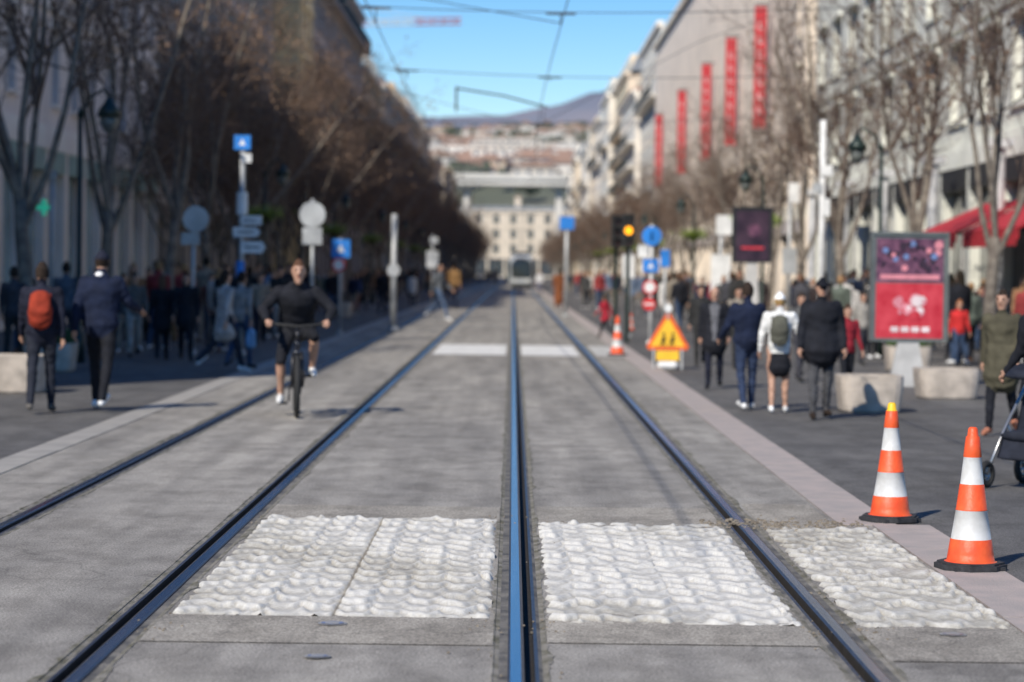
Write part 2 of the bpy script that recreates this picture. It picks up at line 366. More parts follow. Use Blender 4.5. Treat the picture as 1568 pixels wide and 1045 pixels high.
protos = []
JC = [BK, NV, (.05,.05,.05), (.22,.19,.15), (.03,.03,.03), (.25,.04,.04), (.5,.47,.43), (.12,.16,.23), (.24,.13,.07), (.02,.02,.02), (.6,.58,.55), (.06,.06,.065), (.04,.03,.03), (.10,.12,.10)]
for i in range(14):
    wm = i % 2 == 0
    tr = random.choice([BK, (.03,.03,.04), JN, (.1,.1,.1), (.25,.22,.18)])
    protos.append(human_mesh('pedestrian_body', H=random.uniform(1.6, 1.82), walk=random.uniform(-.8, .8), jacket=JC[i], trousers=tr,
        shoes=random.choice([WH, BK, (.2,.1,.05)]), hair=random.choice([(.02,.015,.01), (.08,.04,.02), (.3,.18,.09)]), longhair=wm,
        coat=random.choice([0, .3, .5]) if wm else 0, woman=wm, voxel=.036, bulk=random.uniform(1.04, 1.15)))
def crowd(n, xr, yr):
    for _ in range(n):
        y = yr[0]+(yr[1]-yr[0])*random.random()**1.1
        link('pedestrian', random.choice(protos), (random.uniform(*xr), y, .004), random.choice([0, PI])+random.uniform(-.4, .4), random.uniform(.93, 1.05))
crowd(26, (-9.5, -5.6), (44, 66)); crowd(34, (-11.5, -5.6), (62, 100)); crowd(40, (-9.5, -4.6), (90, 210))
crowd(28, (6.6, 11.3), (46, 80)); crowd(26, (4.6, 9.5), (60, 100)); crowd(50, (2.9, 10.5), (90, 220))
crowd(20, (-4, 3.5), (280, 360)); crowd(5, (-4.4, -3.6), (100, 170))

# ------------------------------------------------------------ cyclist + bicycle
steel = mat('dark_metal', (.05, .05, .055), .4, .7); black = mat('black_rubber', (.02, .02, .02), .8)
alu = mat('aluminium', (.5, .5, .5), .35, .9)
cx, cy = at(454, 641)
cyc = empty('cyclist', (cx, cy, .004), .10)
J = dict(pel=(0, .80, 1.0), neck=(0, .50, 1.50), head=(0.01, .43, 1.655),
    hipR=(-.1, .80, .98), knR=(-.19, .46, .62), anR=(-.18, .60, .235), heelR=(-.18, .65, .19), toeR=(-.20, .43, .16),
    hipL=(.1, .80, .98), knL=(.20, .40, .90), anL=(.18, .62, .555), heelL=(.18, .67, .505), toeL=(.20, .45, .48),
    shR=(-.21, .55, 1.42), ebR=(-.40, .50, 1.22), wrR=(-.345, .30, 1.10), hdR=(-.33, .225, 1.075),
    shL=(.21, .55, 1.42), ebL=(.41, .50, 1.22), wrL=(.345, .30, 1.10), hdL=(.33, .225, 1.075))
rm = human_mesh('rider', joints=J, jacket=(.012,.012,.013), trousers=(.015,.015,.017), legs='shorts', shoes=WH, hair=(.10,.05,.03), bulk=1.25, hood=(.015,.015,.016), voxel=.018)
link('rider', rm, (0, 0, 0), 0, 1, cyc)
b = MB()
for yy in (0, 1.08):
    b.torus((0, yy, .355), .325, .032, 'x', 36, 8, 0); b.torus((0, yy, .355), .30, .012, 'x', 36, 6, 1)
    b.tube([(-.05, yy, .355), (.05, yy, .355)], .022, 8, 1)
    for k in range(20):
        a = 2*PI*k/20; b.tube([(.02*(-1)**k, yy, .355), (0, yy+.3*math.cos(a), .355+.3*math.sin(a))], .0022, 4, 1)
    b.torus((.03, yy, .355), .075, .006, 'x', 20, 5, 1)
for sx in (-.055, .055): b.tube([(sx, 0, .355), (sx, .06, .62), (sx*.8, .1, .74)], .022, 8, 1)
b.tube([(-.06, .1, .74), (.06, .1, .74)], .022, 8, 2)
b.tube([(0, .1, .72), (0, .2, 1.0), (0, .16, 1.03)], .026, 8, 2)
b.tube([(-.37, .27, 1.06), (-.2, .22, 1.05), (0, .15, 1.03), (.2, .22, 1.05), (.37, .27, 1.06)], .016, 8, 0)
for sx in (-1, 1):
    b.tube([(sx*.37, .27, 1.06), (sx*.26, .24, 1.055)], .022, 8, 0); b.tube([(sx*.25, .22, 1.05), (sx*.32, .14, 1.02)], .007, 5, 1)
    b.tube([(sx*.18, .2, 1.05), (sx*.1, .08, .98), (sx*.02, .1, .8)], .005, 5, 0)
b.tube([(0, .13, .86), (0, .62, .33)], .034, 10, 2); b.tube([(0, .16, .93), (0, .80, .78)], .026, 10, 2)
b.tube([(0, .62, .33), (0, .86, .93)], .02, 8, 2)
for sx in (-.05, .05): b.tube([(sx*.6, .62, .33), (sx, 1.08, .355)], .011, 6, 2); b.tube([(sx*.4, .8, .76), (sx, 1.08, .355)], .009, 6, 2)
b.rtube([(0, .68, .955), (0, .82, .965), (0, .95, .97)], [(.02, .015), (.045, .02), (.075, .025)], 10, 0, (1, 0, 0))
b.torus((.05, .62, .33), .085, .006, 'x', 20, 5, 1); b.tube([(-.07, .62, .33), (.07, .62, .33)], .02, 8, 1)
b.tube([(-.075, .62, .33), (-.09, .56, .16)], .011, 6, 1); b.tube([(.075, .62, .33), (.09, .60, .50)], .011, 6, 1)
b.box(-.22, -.10, .50, .60, .125, .15, 0); b.box(.10, .22, .52, .62, .44, .465, 0)
b.tube([(0, .10, .98), (0, .08, .90)], .03, 8, 1)
b.build('bicycle', [black, steel, mat('bike_paint', (.03, .035, .05), .3)], cyc, True)

# ------------------------------------------------------------ cones
orange = mat('cone_orange', (.74, .075, .018), .5, 0, .14, 9, .15, 40, col2=(.85, .12, .03)); cwhite = mat('cone_reflective_white', (.66, .66, .64), .45, 0, .10, 14, col2=(.56, .55, .52))
cblack = mat('cone_base_rubber', (.03, .03, .033), .8, 0, .3, 20, .3); yel = mat('cone_cap_yellow', (.85, .5, .02), .5)
def cone(u, v, h=.8, rz=.3, name='traffic_cone', capm=0):
    x, y = at(u, v); e = empty(name, (x, y, .010), rz); k = h/.8
    p = [(.03, .175, 0), (.045, .135, 0), (.09, .128, 0), (.165, .116, 0), (.168, .113, 1), (.33, .088, 1), (.333, .091, 0), (.337, .087, 0), (.475, .069, 0), (.478, .066, 1), (.63, .050, 1), (.633, .052, 0), (.745, .039, 0), (.75, .031, 0), (.79, .027, 0), (.80, .018, 0)]
    b = MB(); n = 32
    for z, r, m in p:
        for j in range(n): b.v.append((r*k*math.cos(2*PI*j/n), r*k*math.sin(2*PI*j/n), z*k))
    for a in range(len(p)-1):
        mm = 1 if (p[a][2] == 1 and p[a+1][2] == 1) else 0
        if capm and p[a][0] >= .74: mm = 2
        for j in range(n): b.f.append((a*n+j, a*n+(j+1)%n, (a+1)*n+(j+1)%n, (a+1)*n+j)); b.m.append(mm)
    b.f.append(tuple((len(p)-1)*n+j for j in range(n))); b.m.append(2 if capm else 0)
    b.build('cone_body', [orange, cwhite, yel], e, True)
    c = MB(); oct_ = []
    for j in range(8):
        a = PI/8+j*PI/4; oct_.append((.205*k*math.cos(a), .205*k*math.sin(a), 0))
    c.prism(oct_, (0, 0, .028*k), 0)
    c.prism([(p_[0]*.92, p_[1]*.92, .028*k) for p_ in oct_], (0, 0, .012*k), 0)
    for j in range(4):
        a = j*PI/2+PI/4; c.box(.17*k*math.cos(a)-.03, .17*k*math.cos(a)+.03, .17*k*math.sin(a)-.03, .17*k*math.sin(a)+.03, -.004, .02)
    c.build('cone_base', [cblack], e)
cone(1488, 874, .82, .2); cone(1364, 800, .815, .5, capm=1)
cone(945, 545, .8, .1); cone(966, 507, .5)

# ------------------------------------------------------------ ground, road, rails
road = road_mat('tramway_concrete', (.335, .315, .288), (.205, .195, .182), (.40, .378, .345), .8)
pave = road_mat('dark_pavement', (.125, .122, .122), (.092, .09, .093), (.165, .16, .156), .3)
apron = road_mat('worn_concrete', (.37, .34, .295), (.23, .215, .20), (.43, .40, .35), .3)
granite = mat('pink_granite', (.43, .36, .325), .8, 0, .2, 4, .4, 60, col2=(.35, .31, .285))
pale = mat('pale_stone', (.37, .345, .31), .8, 0, .15, 3, .4, 60, col2=(.29, .275, .25))
railm = mat('polished_rail', (.34, .37, .42), .24, 1.0, .1, 6, stretch=(3, .1, 1)); railg = mat('rail_groove', (.03, .026, .022), .8, .2, .3, 20)
raild = mat('rail_lip', (.12, .11, .11), .45, .8, .2, 12); seal = mat('rail_sealant', (.07, .068, .065), .85, 0, .3, 5, .6, 40, col2=(.20, .185, .16))
moss = mat('mossy_joint', (.12, .112, .075), .95, 0, .3, 7, .8, 60, col2=(.27, .25, .215))
def sheet(name, rects, m, z):
    b = MB()
    for (x0, x1, y0, y1) in rects:
        n = max(1, int((y1-y0)/60))
        for k in range(n):
            a = y0+(y1-y0)*k/n; c = y0+(y1-y0)*(k+1)/n
            b.poly([(x0, a, z), (x1, a, z), (x1, c, z), (x0, c, z)])
    return b.build(name, [m])
gb = MB(); gb.poly([(-9000, -400, -.09), (9000, -400, -.09), (9000, 14000, -.09), (-9000, 14000, -.09)])
gb.build('ground', [mat('ground_earth', (.10, .11, .07), .95, 0, .3, .01)])
RX = [(-3.30, 1), (-1.78, -1), (.035, 1), (1.575, -1)]
YE = 620
lo = lambda r: r[0]-(.10 if r[1] > 0 else .14); hi = lambda r: r[0]+(.14 if r[1] > 0 else .10)
rects = [(-4.12, lo(RX[0]), -20, YE)]+[(hi(RX[i]), lo(RX[i+1]), -20, YE) for i in range(3)]+[(hi(RX[3]), 2.24, 16.4, YE), (hi(RX[3]), 2.46, -20, 16.4)]
sheet('tramway_road', rects, road, 0)
sheet('pavement', [(-16, -4.43, -20, YE)], pave, 0.002); sheet('pavement', [(2.64, 15, 16.4, YE), (2.86, 15, -20, 16.4)], pave, 0.002)
kb = MB()
def kstones(x0, x1, y0, y1, L):
    y = y0
    while y < y1: kb.box(x0, x1, y+.004, min(y+L, y1)-.004, -.06, .008+random.uniform(-.002, .002)); y += L
kstones(2.245, 2.635, 16.4, 200, 1.0); kstones(2.465, 2.855, -5, 16.4, 1.0)
kb.box(2.245, 2.635, 200, YE, -.06, .008)
kb.build('granite_kerb', [granite]); kb = MB()
kstones(-4.425, -4.125, -5, 200, 1.0); kb.box(-4.425, -4.125, 200, YE, -.06, .008); kb.build('stone_kerb', [pale])
for x0, g in RX:
    b = MB()
    def strip(a, c, za, zc, m):
        pts = [(x0+g*a, za), (x0+g*c, zc)]
        if g < 0: pts = pts[::-1]
        for y0, y1 in ((-5, 40), (40, 150), (150, YE)):
            b.poly([(pts[0][0], y0, pts[0][1]), (pts[1][0], y0, pts[1][1]), (pts[1][0], y1, pts[1][1]), (pts[0][0], y1, pts[0][1])], m)
    strip(-.10, -.075, 0, -.004, 4); strip(-.075, -.036, -.004, -.003, 3); strip(-.036, -.036, -.003, .004, 2)
    strip(-.036, -.025, .004, .008, 2); strip(-.025, .022, .008, .009, 0); strip(.022, .036, .009, .003, 2); strip(.036, .040, .003, -.045, 1)
    strip(.040, .078, -.045, -.045, 1); strip(.078, .081, -.045, .003, 1); strip(.081, .098, .003, .003, 2); strip(.098, .115, .003, -.004, 3); strip(.115, .14, -.004, 0, 4)
    b.build('tram_rail', [railm, railg, raild, seal, moss])
fr = MB()
for x0, g in RX:
    for sd in (-1, 1):
        off = (.10 if sd*g < 0 else .14)
        y = 6.0
        while y < 60:
            y2 = y+.06; fn = lambda q: max(0, noise.noise(Vector((x0*7, q*1.3, sd)))*.7+noise.noise(Vector((x0*7, q*9, sd)))*.35+.0)*.075
            n1 = fn(y); n2 = fn(y2)
            a = x0+sd*(off-.002)
            P = [(a, y, .0035), (a+sd*(n1+.003), y, .0035), (a+sd*(n2+.003), y2, .0035), (a, y2, .0035)]
            fr.poly(P if sd > 0 else P[::-1]); y = y2
fr.build('rail_joint_dirt', [moss])
sheet('concrete_apron', [(hi(RX[1])+.005, lo(RX[2])-.005, 10.9, 11.75), (hi(RX[2])+.005, lo(RX[3])-.005, 11.0, 11.7), (hi(RX[3])+.005, 2.455, 10.6, 11.7)], apron, .0045)
sheet('repair_patch', [(hi(RX[1])+.01, lo(RX[2])-.005, 16.3, 17.3), (hi(RX[2])+.02, lo(RX[3])-.01, 16.1, 17.4), (hi(RX[3])+.03, 2.2, 16.05, 17.8)], apron, .0045)
jm = mat('joint_filler', (.15, .145, .135), .9)
sheet('slab_joints', [(hi(RX[i])+.02, lo(RX[i+1])-.02, y, y+.02) for i in range(3) for y in (22.6+i*.4, 31, 39.5, 62)]+[(-4.1, lo(RX[0])-.02, y, y+.02) for y in (18.7, 27, 36)], jm, .008)
def white_mat(name, k=1.0):
    m = bpy.data.materials.new(name); m.use_nodes = True; nt = m.node_tree; b = nt.nodes['Principled BSDF']
    b.inputs['Roughness'].default_value = .8; b.inputs['Specular IOR Level'].default_value = .25
    at_ = nt.nodes.new('ShaderNodeAttribute'); at_.attribute_name = 'dirt'
    tc = nt.nodes.new('ShaderNodeTexCoord'); n = nt.nodes.new('ShaderNodeTexNoise'); n.inputs['Scale'].default_value = 30; n.inputs['Detail'].default_value = 7; n.inputs['Roughness'].default_value = .7
    nt.links.new(tc.outputs['Object'], n.inputs['Vector'])
    ma = nt.nodes.new('ShaderNodeMath'); ma.operation = 'MULTIPLY_ADD'; ma.inputs[1].default_value = .8; nt.links.new(n.outputs['Fac'], ma.inputs[0])
    nt.links.new(at_.outputs['Fac'], ma.inputs[2])
    r = nt.nodes.new('ShaderNodeValToRGB'); nt.links.new(ma.outputs[0], r.inputs[0])
    e = r.color_ramp.elements; e[0].position = .42; e[0].color = (.63*k, .61*k, .56*k, 1); e[1].position = 1.0; e[1].color = (.27, .24, .19, 1)
    x = r.color_ramp.elements.new(.70); x.color = (.47*k, .445*k, .385*k, 1)
    nt.links.new(r.outputs[0], b.inputs['Base Color'])
    bp = nt.nodes.new('ShaderNodeBump'); bp.inputs['Strength'].default_value = .8; bp.inputs['Distance'].default_value = .008
    nt.links.new(n.outputs['Fac'], bp.inputs['Height']); nt.links.new(bp.outputs[0], b.inputs['Normal']); return m
wm_ = white_mat('white_textured_resin')
def band(x0, x1, y0, y1, seed, dirt0=0.0, joint=None, res=.013):
    nx = int((x1-x0)/res)+1; ny = int((y1-y0)/.017)+1; v = []; dt = []
    nf = noise.noise
    for j in range(ny):
        y = y0+(y1-y0)*j/(ny-1)
        for i in range(nx):
            x = x0+(x1-x0)*i/(nx-1)
            wn = nf(Vector((x*1.6, y*.9, seed))); w2 = nf(Vector((x*6, y*3.2, seed+9))); w3 = nf(Vector((x*17, y*11, seed+19)))
            xx = x+.03*nf(Vector((x*3, y*2.5, seed+3)))
            col = math.floor(xx/.17); fx = xx/.17-col
            ph = y/.28+.8*wn+.36*math.sin(PI*fx)+.20*math.sin(col*2.1)+.09*math.sin(2*PI*xx/.083+3*wn)+.14*w3
            fr_ = ph-math.floor(ph)
            w = (fr_/.30) if fr_ < .30 else (1-(fr_-.30)/.70)
            w = w*w*(3-2*w)
            am = max(.15, .80+.9*w2)
            h = w*am
            e = min(x-x0, x1-x, (y-y0)*.6, (y1-y)*.6)+.035*nf(Vector((x*9, y*5, seed+5)))+.02*nf(Vector((x*30, y*20, seed+5)))+.006
            mk = max(0, min(1, e/.03))
            wear = max(0, nf(Vector((x*.9+4, y*.6, seed+2)))*1.1)
            if seed == 1 and x < x0+.55: wear += max(0, .55-(x-x0))*max(0, .5+nf(Vector((x*5, y*3, 7))))*1.2
            jt = 0
            if joint is not None and abs(x-joint-.006*nf(Vector((0, y*3, 1)))) < .0075: jt = 1
            z = -.010+mk*(.013+h*.023-.004*wear)+.003*w3*mk
            if jt: z = min(z, .005)
            v.append((x, y, z)); dt.append(max(0, .28*(1-h)-.10+wear*.34+dirt0+(1-mk)*.25+jt*.5))
    f = [(j*nx+i, j*nx+i+1, (j+1)*nx+i+1, (j+1)*nx+i) for j in range(ny-1) for i in range(nx-1)]
    me = bpy.data.meshes.new('textured_crossing_band'); me.from_pydata(v, [], f); me.materials.append(wm_)
    a = me.attributes.new('dirt', 'FLOAT', 'POINT'); a.data.foreach_set('value', dt)
    me.polygons.foreach_set('use_smooth', [True]*len(f)); me.update()
    link('textured_crossing_band', me, (0, 0, 0))
band(-1.655, -.085, 11.75, 16.45, 1, .06, -.86); band(.19, 1.425, 11.62, 16.25, 2, .0); band(1.69, 2.455, 11.6, 16.1, 3, .20)
sheet('crossing_marking', [(-1.60, -.12, 48.5, 55), (.20, 1.38, 48.5, 55)], mat('road_white_paint', (.66, .65, .62), .8, 0, .15, 4), .008)
sheet('crossing_marking', [(1.70, 2.23, 48.5, 55)], mat('worn_white_paint', (.48, .47, .44), .8, 0, .25, 4), .008)
for (u, v, c, r) in ((508, 959, (.12, .17, .32), .055), (485, 1010, (.12, .17, .32), .045), (1462, 976, (.26, .13, .11), .05)):
    x, y = at(u, v); b = MB()
    for rr, z, m in ((r*1.3, .0085, 0), (r, .0115, 1)):
        pts = [(x+rr*math.cos(2*PI*k/20), y+rr*math.sin(2*PI*k/20)*1.0, z) for k in range(20)]; b.poly(pts, m)
    for k in range(3): b.box(x-r*.6, x+r*.6, y-r*.6+k*r*.5, y-r*.6+k*r*.5+r*.25, .0116, .0125, 0)
    b.build('valve_cover', [mat('valve_ring', (.32, .31, .29), .6, .2), mat('valve_paint_%d' % int(c[0]*100), c, .75, 0, .4, 30, col2=(.24, .25, .28))])
db = MB()
for _ in range(170):
    x = random.choice([-1.62, 1.7, .2, -.12, 1.45])+random.gauss(0, .08); y = random.choice([random.uniform(9, 17), random.uniform(16.0, 16.7), random.uniform(11.2, 11.8)])
    s_ = random.uniform(.002, .007); db.box(x-s_, x+s_, y-s_, y+s_*1.2, .004, .005+s_)
for _ in range(260):
    x = random.uniform(1.3, 2.4); y = random.gauss(16.35, .16); s_ = random.uniform(.003, .011); db.box(x-s_, x+s_, y-s_, y+s_*1.2, .004, .006+s_)
db.build('gravel_debris', [mat('debris', (.22, .185, .14), .9, 0, .4, 30)])

# ------------------------------------------------------------ trees
bark = mat('plane_bark', (.12, .098, .08), .9, 0, .3, 5, .6, 20, col2=(.25, .215, .175)); twigm = mat('twigs', (.12, .08, .06), .9, 0, .3, 2, col2=(.18, .125, .095))
dry = mat('dry_leaves', (.13, .08, .052), .8, 0, .3, 2, col2=(.20, .125, .078))
def tree_mesh(seed, Ht=10.5, spread=1.0, leaves=900, dens=1.0, tw=.006, upright=.0):
    R = random.Random(seed); b = MB(); tips = []
    def grow(p, d, L, r, lev):
        nseg = [5, 5, 3, 2, 1][lev]; pts = [p]; rr = [r]; cur = p.copy(); dd = d.copy()
        for k in range(nseg):
            j = [.04, .11, .2, .25, .3][lev]
            dd = (dd+Vector((R.gauss(0, j), R.gauss(0, j), R.gauss(0, j)+[0, .12+upright, .09+upright, .06, .03][lev]))).normalized()
            cur = cur+dd*(L/nseg); pts.append(cur.copy()); rr.append(r*(1-[.35, .62, .7, .75, .8][lev]*(k+1)/nseg))
        b.tube(pts, rr, [9, 6, 4, 3, 3][lev], 0 if lev < 2 else 1, cap=(lev == 0))
        if lev == 4: tips.append(pts[-1]); return
        nch = int([0, 8, 8, 7][lev]*dens) if lev else 0
        if lev == 0:
            n = R.randint(5, 7)
            for i in range(n):
                a = 2*PI*i/n+R.uniform(-.4, .4); el = R.uniform(.28, .75) if i else .05
                dv = Vector((math.cos(a)*math.sin(el)*spread, math.sin(a)*math.sin(el)*spread, math.cos(el))).normalized()
                grow(pts[-1-(i % 2)], dv, Ht*R.uniform(.48, .66), r*.42, 1)
        else:
            for i in range(nch):
                t = R.uniform(.18, 1); k = min(int(t*nseg), nseg-1); q = pts[k].lerp(pts[k+1], t*nseg-k)
                ax = (pts[k+1]-pts[k]).normalized(); rnd = Vector((R.gauss(0, 1), R.gauss(0, 1), R.gauss(0, 1))); rnd = (rnd-ax*rnd.dot(ax)).normalized()
                an = R.uniform(.4, .95); dv = (ax*math.cos(an)+rnd*math.sin(an)).normalized()
                grow(q, dv, L*R.uniform(.34, .55)*(1.15-t*.4), max(rr[k]*.5, tw), lev+1)
    grow(Vector((0, 0, -.05)), Vector((0, 0, 1)), Ht*.27, .17, 0)
    for _ in range(leaves):
        t = R.choice(tips)+Vector((R.gauss(0, .08), R.gauss(0, .08), R.gauss(0, .1))); s_ = R.uniform(.03, .07)
        a = Vector((R.gauss(0, 1), R.gauss(0, 1), R.gauss(0, 1))).normalized()*s_; c = a.cross(Vector((R.gauss(0, 1), R.gauss(0, 1), R.gauss(0, 1)))).normalized()*s_
        b.poly([t-a, t-c, t+a, t+c], 2)
    return b.mesh('tree_%d' % seed, [bark, twigm, dry], True)
T = [tree_mesh(s, 11, 1.0, 1500, 1.12, .007) for s in (1, 2, 3)]
TR = [tree_mesh(s, 10.5, .8, 260, .88, upright=.05) for s in (11, 12, 13)]
TF = [tree_mesh(s, 11, 1.1, 1400, .88, .016) for s in (21, 22)]
i = 0
for (u, D) in [(45, 43.5), (160, 51), (250, 59)]:
    link('plane_tree', TR[i % 3], ((u-784)*D/F, D, 0), i*2.1+.4, 1.03); i += 1
y = 67
while y < 190:
    link('plane_tree', T[i % 3], (-8.6+random.uniform(-.3, .3), y, 0), i*2.1, random.uniform(.85, .95)); i += 1
    if 74 < y < 135: link('plane_tree', T[(i+1) % 3], (-11.2+random.uniform(-.2, .2), y+4, 0), i*1.3, random.uniform(.78, .9))
    y += 7.8
while y < 540:
    link('plane_tree', TF[i % 2], (-8.2, y, 0), i*2.1, random.uniform(.88, .98)); i += 1; y += 12
for (u, D) in ((1512, 44), (1385, 53), (1292, 62), (1222, 71)):
    link('plane_tree', TR[i % 3], ((u-784)*D/F, D, 0), i*2.1, random.uniform(.86, .94)); i += 1
y = 80
while y < 540:
    link('plane_tree', TR[i % 3] if y < 170 else TF[i % 2], (8.7+random.uniform(-.3, .3), y, 0), i*2.1, random.uniform(.72, .84)); i += 1; y += 9 if y < 170 else 13

# ------------------------------------------------------------ buildings
glass = mat('window_glass', (.05, .06, .07), .12, 0, .3, .6, spec=.8); frame = mat('window_frame', (.5, .49, .46), .6)
zinc = mat('zinc_roof', (.24, .26, .28), .5, .3, .15, 1); tile = mat('terracotta_roof', (.38, .18, .11), .85, 0, .25, 2); dark = mat('shop_dark', (.03, .03, .035), .3)
iron = mat('wrought_iron', (.05, .055, .055), .5, .5)
def wall(c): return mat('plaster_%02d_%02d_%02d' % tuple(int(q*99) for q in c), c, .85, 0, .1, .5, .2, 12)
def building(name, out, xf, y0, y1, h, col, floors=6, bay=3.2, gf=4.6, roof='mansard', shutters=(.25, .28, .25), balc=(1, 4), sign=None, det=True, endwin=True, win=(1.25, 2.1), blank=0, gl=None, keep=4):
    e = empty(name, (0, 0, 0)); W = MB(); G = MB(); B = MB(); Rf = MB()
    def bx(mb, d0, d1, a, c, z0, z1, m=0): mb.box(xf+out*d0, xf+out*d1, a, c, z0, z1, m)
    bx(W, -14, -.3, y0, y1, 0, h)
    n = max(2, int(round((y1-y0)/bay))); bw = (y1-y0)/n; fh = (h-gf)/floors; ww, wh = win
    for k in range(n+1):
        a = y0 if k == 0 else y0+k*bw-(bw-ww)/2; c = y1 if k == n else y0+k*bw+(bw-ww)/2
        bx(W, -.3, 0, a, c, gf, h)
        pc = y0+k*bw; bx(W, -.3, .06, max(y0, pc-.28), min(y1, pc+.28), 0, gf-.5)
    bx(W, -.3, .12, y0, y1, gf-.5, gf-.003, 1)
    bx(W, -.3, .35, y0-.001, y1+.001, h+.003, h+.45, 1)
    for fl in range(floors):
        zb = gf+fl*fh; zs = zb+(.45 if fl in balc else .8); zt = min(zs+wh, zb+fh-.25)
        if det and not (blank and zb > blank): bx(W, .001, .09, y0, y1, zb+.0, zb+.16, 1)
        for k in range(n):
            a = y0+k*bw+(bw-ww)/2; c = a+ww; mid = (a+c)/2
            if blank and zb > blank and k % keep: bx(W, -.3, -.004, a, c, zb+.001, zb+fh-.001); continue
            bx(W, -.3, -.004, a, c, zb+.001, zs); bx(W, -.3, -.004, a, c, zt, zb+fh)
            bx(G, -.3, -.25, a, c, zs, zt, 0)
            bx(G, -.25, -.20, mid-.04, mid+.04, zs, zt, 1); bx(G, -.25, -.20, a, a+.07, zs, zt, 1); bx(G, -.25, -.20, c-.07, c, zs, zt, 1)
            bx(G, -.25, -.205, a+.07, c-.07, zt-.5, zt-.44, 1)
            if det:
                if shutters:
                    bx(B, .003, .05, a-.55, a-.02, zs, zt, 1); bx(B, .003, .05, c+.02, c+.55, zs, zt, 1)
                bx(W, .003, .10, a-.1, c+.1, zs-.1, zs, 1); bx(W, .003, .14, a-.12, c+.12, zt+.02, zt+.16, 1)
        if fl in balc:
            bx(W, .1, .85, y0+.5, y1-.5, zb+.17, zb+.32, 1)
            bx(B, .80, .84, y0+.5, y1-.5, zb+1.25, zb+1.30, 0); bx(B, .80, .83, y0+.5, y1-.5, zb+.40, zb+.43, 0)
            q = y0+.5
            while q < y1-.5: bx(B, .805, .825, q, q+.03, zb+.32, zb+1.25, 0); q += .28
    for k in range(n):
        a = y0+k*bw+.28; c = y0+(k+1)*bw-.28
        bx(G, -.3, -.22, a, c, .35, gf-1.1, 3); bx(W, -.3, -.1, a, c, 0, .35, 1); bx(G, -.3, .1, a, c, gf-1.1, gf-.503, 2)
        bx(G, -.22, -.16, (a+c)/2-.03, (a+c)/2+.03, .35, gf-1.1, 1)
    if endwin:
        for fl in range(floors):
            for k in range(3):
                xx = xf-out*(2.2+k*3.8); zb = gf+fl*fh+.8
                G.box(xx-.6, xx+.6, y0-.04, y0-.003, zb, zb+1.8, 0); G.box(xx-.03, xx+.03, y0-.06, y0-.041, zb, zb+1.8, 1)
                W.box(xx-.75, xx+.75, y0-.12, y0-.003, zb-.12, zb-.003, 1)
                if shutters: B.box(xx-1.15, xx-.62, y0-.05, y0-.003, zb, zb+1.8, 1); B.box(xx+.62, xx+1.15, y0-.05, y0-.003, zb, zb+1.8, 1)
    X = lambda d: xf+out*d
    if roof == 'mansard':
        Rf.prism([(X(-.2), y0, h+.46), (X(-1.6), y0, h+3.2), (X(-12.4), y0, h+3.2), (X(-14), y0, h+.46)], (0, y1-y0, 0), 0)
        for k in range(n):
            c = y0+(k+.5)*bw; bx(W, -1.5, -.35, c-.75, c+.75, h+.5, h+2.5, 1); bx(G, -.35, -.31, c-.5, c+.5, h+.7, h+2.2, 0)
    elif roof == 'tile':
        Rf.prism([(X(.5), y0, h+.46), (X(-7), y0, h+2.8), (X(-14), y0, h+.46)], (0, y1-y0, 0), 1)
    else:
        bx(Rf, -13, -3, y0+2, y1-2, h+.46, h+1.6, 0)
    for k in range(3):
        c = y0+(y1-y0)*(k+.5)/3.2; bx(W, -4.5, -3.5, c, c+1.6, h+.5, h+4, 0)
        for q in range(3): Rf.tube([(X(-4), c+.3+q*.5, h+4), (X(-4), c+.3+q*.5, h+4.5)], .14, 6, 1)
    c2 = [min(1, q*1.12) for q in col]
    W.build('walls', [wall(col), wall(c2)], e); G.build('windows', [glass, frame, mat('fascia_%s' % str(sign), sign or (.08, .08, .09), .5), gl or glass], e)
    if B.v: B.build('shutters_and_railings', [iron, mat('shutter_%s' % str(shutters), shutters or (.2, .2, .2), .6)], e)
    Rf.build('roof', [zinc, tile], e)
    return e
cols = [(.55, .46, .35), (.58, .52, .43), (.53, .40, .27), (.60, .55, .48), (.50, .44, .37), (.55, .42, .30), (.54, .49, .42)]
tealg = mat('shop_glass_pale', (.25, .36, .38), .2, 0, .4, .5, spec=.8)
building('stone_building', 1, -13, 22, 88, 15.5, (.88, .77, .70), 3, 3.0, 5.4, 'flat', None, (), (.25, .40, .38), gl=tealg, win=(1.1, 2.1))
building('shuttered_building', 1, -13.4, 90, 112, 20, (.52, .45, .39), 5, 3.2, 4.6, 'mansard', (.18, .2, .2))
building('shuttered_building', 1, -13.4, 112.2, 134, 20, (.45, .40, .36), 5)
building('ochre_building', 1, -12.2, 137, 146, 23, (.85, .66, .35), 6, 3.2, 4.6, 'flat', None, ())
building('grey_building', 1, -13, 146.2, 205, 22.5, (.36, .32, .30), 6, 3.4, 4.6, 'flat', (.25, .22, .21), (1, 3, 5))
y = 208; k = 0
while y < 560:
    L = random.uniform(24, 36); building('apartment_building', 1, -13-random.uniform(-.3, .6), y, y+L, random.uniform(18.5, 22), cols[k % 7], 6, 3.4, 4.6, random.choice(['mansard', 'tile', 'flat']), random.choice([(.2, .25, .28), (.3, .28, .22), (.15, .2, .15)]), random.choice([(1, 4), (1, 2, 3, 4)]), det=y < 330)
    y += L+random.choice([.2, .2, 9]); k += 1
